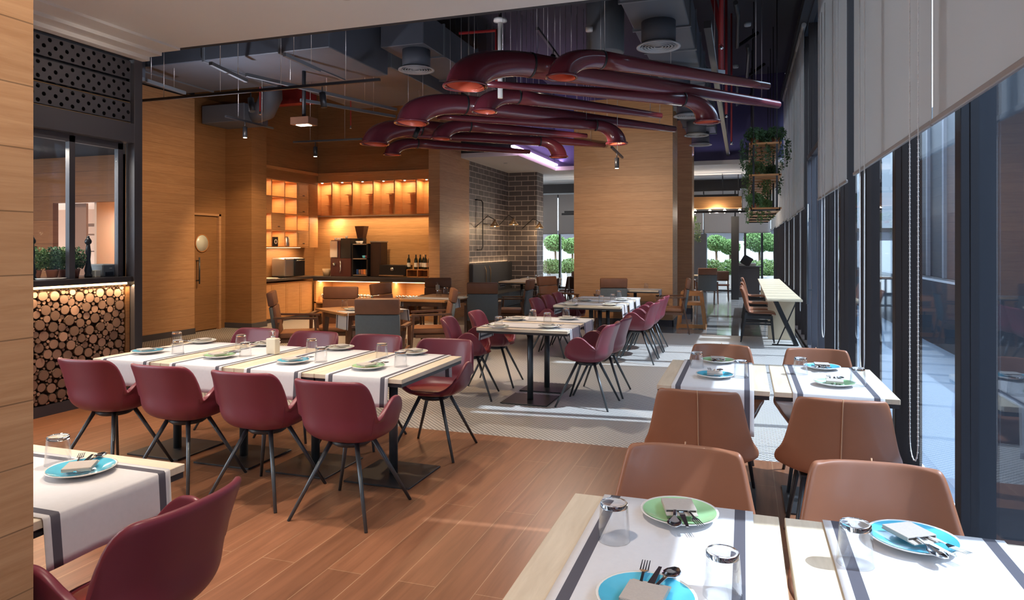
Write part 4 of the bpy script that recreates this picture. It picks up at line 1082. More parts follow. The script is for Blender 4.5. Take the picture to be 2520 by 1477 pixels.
MB().box((-.32, -.15, .03), (.32, .2, .26), .01).build('machine_body', BLACKP, t); MB().box((-.30, -.20, .02), (.30, -.12, .05), .004).build('tray', CHROME, t)
MB().lathe([(0, 0), (.04, 0), (.04, .004), (0, .004)], n=20).build('badge', SILVER, t).matrix_local = Matrix.Translation((0, -.152, .17)) @ Matrix.Rotation(PI/2, 4, 'X')
t = mach('bottle_crate', 'small two bay wooden crate under the wine bottles', 'crate', (-6.62, 13.4, .90))
MB().box((-.26, -.14, .15), (.26, .14, .17)).box((-.26, -.14, 0), (.26, .14, .015)).box((-.26, -.14, 0), (-.24, .14, .15)).box((-.01, -.14, 0), (.01, .14, .15)).box((.24, -.14, 0), (.26, .14, .15)).box((-.24, .12, .015), (.24, .14, .15)).build('crate_box', BEECH, t)
for k, x in enumerate((-6.86, -6.73, -6.69, -6.55, -6.46, -6.41, -6.38-.02)):
    y = 13.33 if k % 2 == 0 else 13.42
    if k == 6: x = -6.66+.0; y = 13.48
    o = thing('wine_bottle', ['wine bottle with white label at the left end of the crate', 'wine bottle with bronze cap, second from the left', 'dark wine bottle with round label, third from the left', 'wine bottle with two cream labels in the middle', 'wine bottle with white label, right of the middle', 'dark wine bottle near the right end of the crate', 'dark wine bottle in the back row behind the others'][k], 'bottle', (x, y, 1.07), 0, 'wine bottles on the bar')
    MB().lathe([(0, 0), (.036, 0), (.038, .01), (.038, .19), (.030, .225), (.014, .25), (.013, .31), (0, .31)], n=18).build('bottle_glass', BOTTLE, o)
    MB().lathe([(.0385, .05), (.0385, .14)], n=18).build('bottle_label', LABELM, o)
    MB().lathe([(.015, .26), (.0155, .315), (0, .317)], n=12).build('capsule', BRASS if k % 2 else BLACKP, o)
o = MB().box((-.04, -.03, 0), (.04, .03, .10), .004).build('card_terminal', BLACKP, None, (-6.27, 13.4, 1.07)); tag(o, 'small black box on the right end of the bar crate', 'box'); o.location.z = .90; o.scale = (1, 1, 2.4)
for k, (y, z) in enumerate(((11.55, 1.562), (11.98, 1.562), (12.40, 1.562))):
    if k == 0: o = MB().bar((0, -.08, .02), (0, .06, .14), .03).bar((0, .02, .0), (0, .06, .14), .02).build('figurine', BLACKP, None, (-9.3, y, z)); tag(o, 'small dark sculpture in the lowest cubby, nearest column', 'sculpture')
    if k == 1:
        o = thing('picture_tin', 'black tin with white emblem in the lowest row of cubbies', 'tin', (-9.3, y, z)); MB().box((-.05, -.08, 0), (.05, .08, .2), .004).build('tin_body', BLACKP, o)
        MB().lathe([(.03, 0), (.05, 0), (.05, .003), (.03, .003)], n=20, m=LABELM, close=True).build('emblem', None, o).matrix_local = Matrix.Translation((.051, 0, .10)) @ Matrix.Rotation(PI/2, 4, 'Y')
    if k == 2:
        o = MB().lathe([(0, 0), (.06, 0), (.065, .02), (.065, .17), (.05, .19), (.05, .21), (0, .21)], n=20).build('storage_jar', SILVER, None, (-9.3, y, z)); tag(o, 'grey storage jar in the lowest row of cubbies', 'jar')
o = MB().lathe([(0, 0), (.07, 0), (.10, .16), (.095, .16), (.065, .01), (0, .01)], n=20).build('bucket', mat('bucket_cream', (.5, .36, .22), .5), None, (-8.90, 13.3, .90)); tag(o, 'small cream bucket left of the coffee machine', 'bucket')

# ------------------------------------------------------------------ hanging maroon trumpets
def trumpet(bell, end, zb, za, rb, rp, re_, run, label, wires=2):
    B = at(bell[0], bell[1], zb); E_ = at(end[0], end[1], za); d = (E_-Vector((B.x, B.y, za))); L = d.length; d.normalize()
    t = thing('trumpet_pipe', label, 'pipe', (B.x, B.y, zb), 0, 'maroon trumpet pipes')
    h = za-zb; p = []; r = []
    for k in range(15):
        a = PI/2*k/14; p.append(d*run*(1-math.cos(a)) + Vector((0, 0, h*math.sin(a))))
        q = k/14; r.append(rb*.84 + (rp-rb*.84)*smoothstep(0, .9, q))
    MB().tube([Vector((0, 0, .0))]+p[1:], [rb*.86]+r[1:], 32, cap=False).build('bell_elbow', PIPE, t)
    n = 8; MB().tube([p[-1]+(d*(L-run))*k/n for k in range(n+1)], [rp+(re_-rp)*k/n for k in range(n+1)], 28).build('pipe_tube', PIPE, t)
    MB().tube([p[-1]-d*.012, p[-1]+d*.012], rp*1.03, 28).build('joint_ring', BLACKM, t)
    MB().lathe([(rb*.84, .02), (rb*.98, .012), (rb, 0), (rb*.98, -.012), (rb*.90, -.008), (rb*.84, .004)], n=40, close=True).build('bell_rim', PIPE, t)
    MB().tube([Vector((0, 0, .0))]+p[1:9], [rb*.835]+[x*.96 for x in r[1:9]], 32, cap=False).build('bell_lining', PIPEIN, t)
    b = MB()
    for q in (.18, .93): c = d*(L*q); b.tube([(c.x, c.y, h), (c.x, c.y, 5.6-zb)], .0035, 5)
    b.build('suspension_wire', SILVER, t)
zB = 3.2
trumpet((1145, 212), (1915, 258), zB, 3.52, .235, .135, .052, .78, 'largest maroon trumpet pipe, wide bell at the top left')
trumpet((1382, 190), (1890, 212), zB, 3.43, .160, .092, .042, .47, 'nearest small maroon trumpet pipe with glowing orange bell')
trumpet((1740, 300), (1195, 206), 3.13, 3.39, .170, .085, .035, .35, 'maroon pipe with its bell at the right, front group')
trumpet((1013, 302), (1660, 318), zB, 3.52, .235, .135, .052, .78, 'large maroon trumpet pipe of the second group')
trumpet((1192, 274), (1626, 285), zB, 3.43, .160, .092, .042, .47, 'small maroon trumpet pipe of the second group')
trumpet((1518, 353), (1075, 288), 3.13, 3.39, .170, .085, .035, .35, 'maroon pipe with its bell at the right, second group')
trumpet((922, 354), (1487, 357), zB, 3.52, .235, .135, .052, .78, 'large maroon trumpet pipe of the third group')
trumpet((1085, 341), (1443, 335), zB, 3.43, .160, .092, .042, .47, 'small maroon trumpet pipe of the third group')
trumpet((1375, 386), (975, 332), 3.13, 3.39, .170, .085, .035, .35, 'maroon pipe with its bell at the right, third group')
trumpet((965, 380), (1303, 374), zB, 3.43, .160, .092, .042, .47, 'lowest small maroon trumpet pipe before the bar')

# ------------------------------------------------------------------ ducts and ceiling services
def duct(name, a, b, label, m=DUCT, fl=None):
    t = thing(name, label, 'duct', ((a[0]+b[0])/2, (a[1]+b[1])/2, a[2]), 0)
    W2(t, 'duct_body', m, MB().box(a, b, .01))
    if fl:
        ax, step = fl; v = a[ax]+step*.5
        while v < b[ax]:
            p, q = list(a), list(b); p[ax] = v; q[ax] = v+.035
            for i in range(3):
                if i != ax: p[i] -= .018; q[i] += .018
            W2(t, 'flange', DUCT2, MB().box(p, q)); v += step
    return t
def diffuser(x, y, z, top, r, label):
    t = thing('air_diffuser', label, 'vent', (x, y, z), 0, 'round air diffusers')
    MB().lathe([(r*.78, .03), (r*.78, top-z), (r*.70, top-z), (r*.70, .03)], n=32, close=True).build('neck', DUCT, t)
    MB().lathe([(r*.76, .05), (r*.8, .03), (r, .012), (r, 0), (r*.86, .006), (r*.82, .03)], n=40, close=True).build('outer_ring', GRILL, t)
    b = MB()
    for k in range(5): q = r*(.16+.14*k); b.lathe([(q, .012), (q+r*.05, .0), (q+r*.06, .004), (q+.01, .02)], n=32, close=True)
    b.box((-r*.8, -.006, .012), (r*.8, .006, .02)).build('louvre_rings', GRILL, t)
    MB().lathe([(0, .045), (r*.8, .045)], n=32).build('back_plate', BLACKM, t)
duct('air_duct', (-1.24, 5.7, 4.13), (-.60, 16.3, 4.62), 'long flanged duct running above the oak column to the back', fl=(1, 1.0))
for x, y, s in ((-.93, 8.0, 'nearest'), (-.93, 10.2, 'second, hidden by the pipes'), (-.93, 12.4, 'third'), (-.93, 14.6, 'fourth'), (-.93, 16.0, 'farthest')): diffuser(x, y, 3.84, 4.13, .25, 'round air diffuser under the long flanged duct, %s' % s)
duct('air_duct', (-5.10, 9.0, 4.50), (-4.40, 13.4, 4.98), 'grey duct running away with one round diffuser, centre left', m=DUCT, fl=(1, 1.4))
diffuser(-4.66, 9.30, 4.20, 4.50, .27, 'round air diffuser under the short grey duct, left of the pipes')
duct('air_duct', (-9.3, 7.9, 4.22), (-5.25, 9.5, 4.95), 'wide bluish duct crossing above the armchairs', m=DUCT, fl=(0, 1.3))
duct('air_duct', (-7.6, 9.7, 4.40), (-5.3, 12.4, 4.9), 'broad flat grey duct behind the wide bluish one', m=DUCT2)
t = duct('air_duct', (-9.28, 9.95, 3.78), (-8.35, 10.6, 4.10), 'dark short duct dropping in front of the porthole door wall')
W2(t, 'duct_elbow', DUCT, MB().tube([(-8.4, 10.25, 3.95), (-8.1, 10.2, 4.0), (-7.9, 10.1, 4.2), (-7.85, 10.0, 4.5)], [.18, .19, .2, .2], 16))
duct('air_duct', (-9.28, 6.8, 4.0), (-8.4, 7.9, 4.5), 'dark duct box at the left beside the steel frame')
t = thing('round_plenum', 'grey drum shaped duct hanging right of the pipes', 'duct', at(1490, 134, 4.35)); MB().lathe([(0, 0), (.25, 0), (.27, .02), (.27, 1.1), (0, 1.1)], n=32).build('drum', DUCT2, t)
tag(bx('red_beam', (-8.75, 10.9, 4.25), (-7.65, 11.1, 4.75), REDW), 'dark red beam under the ceiling before the bar', 'beam')
# strut rails, tracks
def rail(name, p, q, z, w, label, m, cat, n=2, top=5.6, group=None, z2=None):
    a = at(p[0], p[1], z); b = at(q[0], q[1], z2 or z); t = thing(name, label, cat, a, 0, group); d = b-a
    MB().bar((0, 0, 0), d, w).build('rail', m, t); mb = MB()
    for k in range(n): c = d*((k+.5)/n if n > 1 else .5); mb.tube([c, (c.x, c.y, top-z)], .004, 5)
    mb.build('hanger_rod', SILVER, t); return t
for i, (p, q, z, lab) in enumerate((((342, 192), (455, 229), 3.9, 'grey strut rail nearest the steel frame'), ((518, 156), (606, 199), 3.9, 'grey strut rail under the wide duct, left one'), ((700, 134), (786, 174), 3.9, 'grey strut rail under the wide duct, right one'),
    ((606, 184), (975, 270), 3.85, 'long grey strut rail slanting towards the pipes'), ((740, 246), (972, 287), 3.8, 'lower grey strut rail slanting towards the pipes'))):
    rail('strut_rail', p, q, z, .045, lab, DUCT2, 'rail', group='strut rails')
rail('light_track', (337, 249), (935, 196), 3.62, .035, 'long black light track across the upper left', BLACKM, 'light track', 4)
rail('light_track', (555, 286), (672, 316), 3.45, .03, 'short black light track before the oak wall', BLACKM, 'light track')
rail('light_track', (722, 350), (892, 342), 3.3, .03, 'black light track in front of the bar cabinets', BLACKM, 'light track')
rail('light_track', (1322, 70), (1378, 146), 4.2, .035, 'short black light track above the largest trumpet pipe', BLACKM, 'light track')
rail('light_track', (1505, 362), (1532, 388), 3.0, .03, 'tiny black light track before the oak column', BLACKM, 'light track', 1)
rail('cable_tray', (1741, 60), (1803, 450), 3.75, .07, 'black cable tray running along the right side of the long duct', BLACKM, 'cable tray', 5)
def track_spot(px, py, z, label, tilt=(0, 0), s=1, lit=True):
    p = at(px, py-14, z)-Vector((0, 0, .09)); t = thing('track_spotlight', label, 'spotlight', p, 0, 'track spotlights')
    d = Vector((tilt[0], tilt[1], -1)).normalized()
    MB().tube([(0, 0, 0), d*.16*s], .034*s, 16).build('lamp_body', BLACKM, t)
    MB().tube([d*.1601*s, d*.163*s], .026*s, 16).build('lamp_lens', LEDW if lit else BLACKP, t)
    MB().tube([(0, 0, 0), (0, 0, .10)], .008, 8).build('stem', BLACKM, t)
    return p, d
track_spot(603, 312, 3.45, 'lit spotlight on the short black track'); track_spot(776, 362, 3.3, 'lit spotlight on the track before the bar cabinets')
track_spot(617, 240, 3.62, 'unlit spotlight hanging left on the long track', (.3, -.2), 1.2, False); track_spot(793, 225, 3.62, 'unlit spotlight in the middle of the long track', (.15, 0), 1.2, False)
track_spot(1518, 388, 3.0, 'black spotlight before the oak column'); track_spot(1362, 134, 4.2, 'spotlight above the largest trumpet pipe', (-.3, -.3), 1.1)
track_spot(1030, 315, 3.5, 'spotlight between the trumpet bells', (-.3, -.3), 1.1, False)
p = at(748, 300, 3.45); t = thing('pendant_box', 'square box pendant on a black rod before the bar wall', 'lamp', p)
MB().box((-.16, -.12, -.05), (.16, .12, .06), .004).build('lamp_box', BROWNF, t); MB().tube([(0, 0, .06), (0, 0, 1.0)], .03, 10).build('rod', BLACKM, t); MB().box((-.1, -.06, -.055), (.1, .06, -.0502)).build('diffuser', LEDW, t)
# sprinkler pipes and white post
def vpipe(name, px, y, z0, r, m, label, head=True):
    p = at_y(px, 300, y); t = thing(name, label, 'pipe', (p.x, p.y, z0)); MB().tube([(0, 0, .03), (0, 0, 5.6-z0)], r, 10).build('pipe', m, t)
    if head: MB().lathe([(0, -.03), (.015, -.03), (.03, -.02), (.012, 0), (.016, .03), (0, .03)], n=10).build('sprinkler_head', CHROME, t)
    return t
vpipe('sprinkler_pipe', 1775, 8.6, 3.95, .028, REDP, 'red sprinkler pipe at the end of the pale strut'); vpipe('sprinkler_pipe', 1787, 11.5, 3.65, .022, REDP, 'red sprinkler pipe lower right of the long duct')
vpipe('sprinkler_pipe', 1800, 12.5, 3.35, .016, REDP, 'thin red sprinkler pipe before the purple wall'); vpipe('sprinkler_pipe', 640, 9.8, 3.85, .014, REDP, 'thin red sprinkler drop left of the bar')
vpipe('sprinkler_pipe', 863, 11.5, 3.85, .012, REDP, 'thin red sprinkler drop above the bar shelves')
a, b = at(1752, 0, 5.0), at(1775, 176, 4.1); tag(MB().tube([Vector((a.x, a.y, 5.1)), Vector((b.x, b.y-.3, 4.6)), (b.x, b.y, 4.0)], .04, 12).build('red_pipe', REDP), 'thick red pipe slanting down beside the long duct', 'pipe')
tag(MB().tube([at(1045, 50, 4.9), at(1155, 125, 4.9)], .035, 10).build('red_pipe', REDP), 'thick red pipe running above the nearest trumpet bell', 'pipe')
tag(MB().tube([at(1130, 82, 4.7), at(1222, 75, 4.7), at(1222, 200, 3.7)], .022, 10).build('red_pipe', REDP), 'bent red pipe left of the white post', 'pipe')
p = at_y(1231, 220, 7.6); t = thing('white_post', 'white round ceiling post with collar above the pipes', 'post', (p.x, p.y, 3.3)); MB().tube([(0, 0, 0), (0, 0, .90)], .030, 16).build('post_tube', CERAM, t); MB().lathe([(0, .88), (.08, .90), (.08, .93), (0, .95)], n=20).build('collar', CERAM, t); MB().tube([(0, 0, .95), (0, 0, 2.3)], .02, 8).build('rod', BLACKM, t)
tag(MB().bar(at(1580, 160, 4.05), at(1782, 178, 4.05), .05).build('strut_rail', SILVER), 'pale strut rail crossing under the long duct', 'rail')
for k in range(26):
    px = 1120+k*15+random.uniform(-5, 5); y = random.uniform(7.5, 12); p = at_y(px, 200, y)
    o = MB().tube([(0, 0, 0), (0, 0, 1.9)], .0035, 5).build('hanger_wire', SILVER, None, (p.x, p.y, 3.7)); tag(o, 'thin vertical hanger wire hanging above the maroon pipes', 'wire', 'hanger wires above the pipes')
tag(MB().lathe([(0, 0), (.05, 0), (.055, .06), (0, .07)], n=16).build('ceiling_sensor', CERAM, None, at(1450, 78, 4.6)), 'small white round sensor above the second bell', 'sensor')
for i, (y, x) in enumerate(((9, -.1), (11, .05), (13.5, -.15))):
    tag(MB().tube([(x, y, 4.6), (x+.02, y+1.0, 4.75), (x, y+2.0, 4.6), (x+.3, y+2.4, 4.9)], .03, 8).build('cable_bundle', BLACKM), 'dark drooping cable bundle right of the long duct, %s' % ('nearest', 'middle', 'farthest')[i], 'cable', 'cable bundles')
    tag(MB().lathe([(0, 0), (.05, 0), (.055, .05), (0, .06)], n=16, m=LEDW if False else GRILL).build('ceiling_speaker', None, None, (x, y, 4.9)), 'small round ceiling fitting right of the long duct, %s' % ('nearest', 'middle', 'farthest')[i], 'fitting', 'ceiling fittings')

# ------------------------------------------------------------------ hanging plant rack
t = thing('hanging_rack', 'long hanging plant rack of wooden planks in dark iron frames', 'rack', (.33, 15, 2.17))
for z in (2.17, 2.72, 3.24):
    W2(t, 'shelf_plank', BEECH, MB().box((.10, 12.0, z), (.56, 12.03, z+.03)).box((.08, 12.0, z), (.12, 18, z+.03)).box((.54, 12, z), (.58, 18, z+.03)))
    b = MB()
    for k in range(11): b.box((.10, 12.05+.56*k, z), (.56, 12.40+.56*k, z+.02))
    W2(t, 'shelf_slats', BEECH, b)
for k in range(5):
    y = 12.02+1.48*k; b = MB()
    for x in (.15, .51): b.bar((x, y, 2.15), (x, y, 3.30), .03)
    b.bar((.1, y, 2.16), (.56, y, 2.16), .03)
    W2(t, 'iron_frame', BLACKM, b)
b = MB()
for k in range(5):
    for x in (.15, .51): b.tube([(x, 12.02+1.48*k, 3.3), (x, 12.02+1.48*k, 5.6)], .008, 6)
W2(t, 'hanger_rod', BLACKM, b)
def trailing(loc, label, s=1, m=LEAFD, drop=.6, cnt=500, grp='trailing plants on the rack'):
    t = thing('trailing_plant', label, 'plant', loc, 0, grp)
    MB().lathe([(0, 0), (.05, 0), (.07, .1), (.06, .1), (0, .08)], n=14).build('pot', POT, t)
    b = MB().leaves((0, 0, .17), (.17*s, .2*s, .12), cnt, .05); v = MB()
    for k in range(9):
        a = random.uniform(0, 2*PI); rr = random.uniform(.12, .24)*s; L = drop*random.uniform(.5, 1)
        v.tube([(0, 0, .1), (rr*math.cos(a)*.7, rr*math.sin(a)*.7, .16), (rr*math.cos(a), rr*math.sin(a), .02), (rr*math.cos(a)*1.1, rr*math.sin(a), .1-L)], .003, 4)
        for q in range(int(L/.03)):
            b.leaves((rr*math.cos(a)*1.05, rr*math.sin(a), .05-q*.03), (.04, .04, .03), 3, .045)
    b.build('foliage', m, t); v.build('vine_stem', LEAFD, t)
for i, (x, y, z, s, dr, m, w) in enumerate(((.17, 12.2, 3.27, 1, .75, LEAFD, 'top left front corner of the hanging rack'), (.50, 12.25, 3.27, 1, .6, LEAFD, 'top right front corner of the hanging rack'), (.2, 12.7, 2.75, 1, .6, LEAF, 'middle shelf of the hanging rack, left side'),
    (.47, 13.2, 2.75, .9, .4, LEAFD, 'middle shelf of the hanging rack, right side'), (.3, 12.6, 3.27, 1.2, .2, LEAFD, 'top shelf centre of the hanging rack'), (.18, 12.5, 2.2, .9, .35, LEAFB, 'bottom shelf of the hanging rack, yellowish one'), (.40, 14.3, 2.2, .9, .2, LEAF, 'bottom shelf of the hanging rack, far right'))):
    trailing((x, y, z), 'trailing green plant on the ' + w, s, m, dr)

# ------------------------------------------------------------------ brick corner
t = thing('bench', 'dark grey leather bench along the tiled brick wall', 'bench', (-5.7, 16, 0))
W2(t, 'backrest', GREYBENCH, MB().box((-5.94, 14.5, .45), (-5.84, 17.28, 1.16), .015)); W2(t, 'seat', GREYBENCH, MB().box((-5.92, 14.5, .1), (-5.40, 17.28, .46), .02)); W2(t, 'plinth', BLACKM, MB().box((-5.9, 14.5, 0), (-5.45, 17.28, .1)))
W2(t, 'decorative_arch', BRASS, MB().tube([(-5.82, 15.3, .5), (-5.82, 15.3, 1.0), (-5.86, 15.25, 1.14)], .010, 8).tube([(-5.82, 15.6, .5), (-5.82, 15.6, 1.0), (-5.86, 15.55, 1.14)], .010, 8))
light('bench_glow', 'AREA', (-5.90, 15.9, 1.17), 2.0, WARM, (PI, 0, 0), shape='RECTANGLE', size=.03, size_y=2.6)
def sconce(y, z, wy, label, x=-5.95):
    t = thing('wall_lamp', label, 'lamp', (x, wy, z)); 
    s = (y-wy)
    MB().tube([(.02, 0, 0), (.35, s*.5, .25), (.55, s, .15)], .010, 8).build('swing_arm', BLACKM, t)
    MB().lathe([(.02, .16), (.03, .12), (.12, 0), (.115, 0), (.025, .11)], n=20, close=True).build('lamp_shade', mat('brass_shade_%d' % int(y*10), (.5, .34, .18), .35, .6), t).location = (.55, s, 0)
    bulb = MB().lathe([(0, .0), (.04, .02), (.045, .05), (.02, .09), (0, .1)], n=14).build('bulb', LEDW, t); bulb.location = (.55, s, -.005)
    light('sconce_light', 'POINT', (x+.55, wy+s, z-.06), 4, WARM, shadow_soft_size=.05)
sconce(14.75, 2.02, 14.9, 'brass cone lamp at the left of the tiled brick wall'); sconce(16.1, 2.10, 16.5, 'brass cone lamp in the corner of the tiled brick wall')
sconce(17.0, 2.04, 17.2, 'brass cone lamp at the right end of the brick wall', -5.55)
t = thing('wall_conduit', 'black pipe work running up the tiled brick wall', 'pipe', (-5.93, 15.1, 1.6)); MB().tube([(0, -.15, 1.05), (.06, 0, 1.05), (.08, .05, 1.0), (.08, .05, -.05), (.06, .0, -.12), (0, -.12, -.12)], .014, 8).tube([(.08, .05, .5), (.08, .9, .5)], .012, 8).build('pipe_run', BLACKM, t)
MB().lathe([(0, 0), (.04, 0), (.04, .03), (0, .03)], n=14).build('flange', BLACKM, t).location = (.0, -.15, 1.04)
for k, (x, y) in enumerate(((-4.9, 15.2), (-4.9, 16.0), (-4.9, 16.8))):
    TAB.put((x, y, 0), PI/2, 'table in the row beside the brick corner, %s' % ['nearest', 'middle', 'farthest'][k], 'tables at the brick corner'); 
    runner('rM', .44, .91, .16, .14, (x, y, 0), PI/2, 'white runner on the %s table beside the brick corner' % ['nearest', 'middle', 'farthest'][k], 'white runners with grey borders')
for x, y, w in ((-4.75, 15.25, 'nearest'), (-4.70, 15.95, 'second'), (-4.85, 16.25, 'third'), (-4.72, 16.9, 'farthest')): put_glass(x, y, .7565, 'small glass on the tables by the brick corner, %s' % w, 'glasses at the brick corner')
for k, (x, y, rz, w) in enumerate(((-4.25, 15.0, PI/2+.2, 'nearest one before the brick corner'), (-4.2, 15.9, PI/2, 'second before the brick corner'), (-4.15, 16.8, PI/2+.1, 'third before the brick corner'), (-3.75, 16.0, .3, 'standing apart left of the oak column'), (-4.4, 18.6, PI, 'dark one far behind the brick corner'), (-3.9, 18.8, PI+.2, 'second dark one far behind the brick corner'))):
    DARKC.put((x, y, 0), rz, 'dark wooden chair, %s' % w, 'dark wooden chairs')

# ------------------------------------------------------------------ far dining room
t = thing('pendant_beam', 'long wooden beam lamp with glowing bulbs at the back', 'lamp', (-2.0, 19.6, 2.62))
MB().box((-2.6, -.15, -.02), (1.95, .15, .30), .01).build('beam', wood('pine_beam', (.32, .15, .05), (.42, .21, .08), plank=.15, rough=.5), t)
b = MB(); s_ = MB()
for k in range(12):
    x = -2.4+k*.39; b.lathe([(0, -.15), (.04, -.12), (.045, -.08), (.015, -.04), (0, -.04)], (x, 0, 0), n=12); s_.tube([(x, 0, -.04), (x, 0, 0)], .015, 8)
b.build('bulbs', LEDW, t); s_.build('sockets', BLACKM, t)
b = MB()
for k in range(4): b.tube([(-2.2+k*1.35, 0, .3), (-2.2+k*1.35, 0, .9)], .012, 6)
b.build('hanger_rod', BLACKM, t)
for x_ in (-3.6, -2.2, -.7): light('bulb_glow', 'POINT', (x_, 19.4, 2.46), 24, SOFT, shadow_soft_size=.03)
for i, (z, y, x0, x1) in enumerate(((3.08, 19.2, -4.6, -.1), (2.98, 19.9, -4.2, -.15), (2.62, 20.4, -5.2, 1.0-.15), (2.50, 19.3, -5.0, .5))):
    t = thing('black_bar', 'black suspended bar %s' % ['above the wooden beam lamp, upper', 'above the wooden beam lamp, lower', 'level with the wooden beam lamp, rear', 'level with the wooden beam lamp, front'][i], 'bar', ((x0+x1)/2, y, z))
    MB().box((-(x1-x0)/2, -.03, -.03), ((x1-x0)/2, .03, .03)).build('bar', BLACKM, t); b = MB()
    for q in (-.4, 0, .4): b.tube([(q*(x1-x0), 0, .03), (q*(x1-x0), 0, 3.52-z)], .008, 6)
    b.build('hanger_rod', BLACKM, t)
trailing((-1.42, 19.45, 2.15), 'trailing plant hanging under the wooden beam lamp right of the oak column', 1.2, LEAF, .7, grp='hanging plants in the far room')
trailing((-4.2, 19.45, 2.15), 'trailing plant with dark vines hanging under the beam lamp, left of the oak column', 1.2, LEAFD, .9, grp='hanging plants in the far room')
t = thing('black_post', 'tall black square post in the far room', 'post', (-.25, 21.3, 0)); MB().box((-.11, -.11, 0), (.11, .11, 2.45)).build('post', BLACKM, t); MB().tube([(0, 0, 2.45), (0, 0, 3.5)], .02, 8).build('rod', BLACKM, t)
t = thing('host_desk', 'dark reception desk with a monitor behind the black post', 'desk', (.05, 22.6, 0)); MB().box((-.35, -.3, 0), (.40, .3, .92)).box((-.4, -.35, .92), (.45, .35, .96)).build('desk_body', DARKW, t)
MB().bar((-.05, -.1, 1.0), (.10, -.1, 1.25), .02, .3).build('monitor', BLACKP, t); MB().box((-.3, -.1, .96), (.3, .2, 1.05), .01).build('keyboard_tray', SILVER, t)
ARMC.put((-1.0, 19.6, 0), .2, 'grey armchair with brown headrest in the far room, back to us', 'grey armchairs with brown headrests')
TAB.put((-1.55, 20.4, 0), PI/2, 'dark table in the far room behind the rear column', 'far room tables')
DARKC.put((-.62, 20.6, 0), PI, 'round backed dark chair before the black post in the far room', 'dark wooden chairs')
DARKC.put((-3.9, 20.9, 0), .4, 'dark chair silhouetted against the far windows left of the oak column', 'dark wooden chairs')
TAB.put((-4.6, 21.2, 0), 0, 'dark table silhouetted before the far windows', 'far room tables')
for i, (x, y) in enumerate(((-5.75, 24.2), (-4.45, 22.0))):
    struct(bx('trim_%d' % (i+1), (x, y, 0), (x+.26, y+.2, 3.52 if i else 2.6), BLACKM))
t = thing('driftwood_sculpture', 'tall twisted driftwood sculpture before the far windows', 'sculpture', (-5.35, 23.6, 0)); b = MB()
for k in range(7): a = k*.9; b.tube([(.12*math.cos(a), .12*math.sin(a), 0), (.2*math.cos(a+1), .1*math.sin(a+1), .8), (.1*math.cos(a+2), .1*math.sin(a+2), 1.5), (.14*math.cos(a+3.2), .12*math.sin(a+3.2), 2.5)], [.08, .07, .06, .02], 8)
b.build('driftwood', mat('driftwood', (.45, .30, .20), .7), t)
# pink cove light in the coffer
tag(MB().box((-4.62, 13.6, 3.64), (-4.54, 17.2, 3.68)).build('cove_light', LEDP), 'pink glowing light strip along the purple ceiling coffer', 'light strip')
light('cove_lamp', 'AREA', (-4.45, 15.4, 3.75), 16, (.9, .6, 1), (0, R(200), 0), shape='RECTANGLE', size=.1, size_y=3.4)
light('purple_lamp', 'AREA', (-1.0, 16.9, 3.75), 3, (.7, .65, 1), (R(200), 0, 0), shape='RECTANGLE', size=3.5, size_y=.1)
for i, (x, y) in enumerate(((-5.3, 15.2), (-5.2, 17.6), (-3.5, 19.0), (-4.2, 18.4))):
    tag(MB().lathe([(0, 0), (.05, 0), (.05, .01), (0, .01)], n=16).build('ceiling_downlight', GRILL, None, (x, y, 3.511)), 'tiny round fitting in the white back ceiling', 'downlight', 'downlights in the white back ceiling')

# ------------------------------------------------------------------ outside
struct(bx('ground', (3.1, -12, -.12), (40, 130, -.02), mat('asphalt', (.03, .034, .04), .9)))
tag(bx('low_wall', (2.9, -12, -.02), (3.1, 60, 1.0), mat('slate_wall', (.045, .055, .07), .8)), 'dark low wall along the pavement outside the window wall', 'wall')
struct(bx('ground', (1.3, -12, -.12), (3.1, 130, -.02), mat('pavement_blue', (.12, .165, .22), .8, noise=.1, nscale=1)))
struct(bx('ground', (-40, 25.2, -.12), (1.3, 60, -.02), mat('pavement_white', (.42, .43, .43), .8)))
t = thing('building', 'pale building across the terrace beyond the far windows', 'building', (-5, 42, 0)); MB().box((-25, 0, 0), (13, 4, 1.9)).build('parapet', mat('parapet_grey', (.42, .44, .45), .8), t)
MB().box((-25, 1, 1.9), (13, 4, 2.6)).build('window_band', STONE, t); MB().box((-25, .5, 2.6), (13, 4, 9)).build('upper_wall', mat('upper_grey', (.40, .42, .43), .8), t)
t = thing('building', 'bluish glass building across the street beyond the window wall', 'building', (9.5, 14, 0)); MB().box((0, -24, 0), (6, 110, 3.2)).build('ground_floor', mat('street_glass', (.02, .026, .035), .7, spec=.2), t); b = MB()
for k in range(40): b.box((-.15, -23+k*3.2, 0), (0, -22.7+k*3.2, 8))
b.build('pilaster', STONE, t); MB().box((0, -24, 3.2), (6, 110, 9)).build('upper_wall', mat('facade_blue', (.020, .025, .032), .7), t)
def tree(x, y, h, r, label):
    t = thing('round_tree', label, 'tree', (x, y, 0), 0, 'round topped trees outside'); MB().tube([(0, 0, 0), (.03, 0, h*.4), (0, 0, h)], [.06, .05, .04], 10).build('trunk', BARK, t)
    MB().leaves((0, 0, h), (r, r, r*.75), 2600, .10, hollow=.35).build('foliage', LEAFB, t)
for px, y, h, r, lab in ((1762, 28, 1.70, .42, 'round tree outside, left of the black post'), (1796, 28.5, 1.55, .40, 'round tree outside, just beside the black post'), (1868, 27.6, 1.78, .58, 'largest round tree outside, right of the black post'), (1905, 28.4, 1.7, .45, 'round tree outside, farthest right at the window wall'),
                       (1366, 28, 1.72, .48, 'round tree outside between brick pier and oak column'), (1408, 28.6, 1.6, .45, 'round tree outside close to the left edge of the oak column')):
    p = at_y(px, 600, y); tree(p.x, y, h, r, lab)
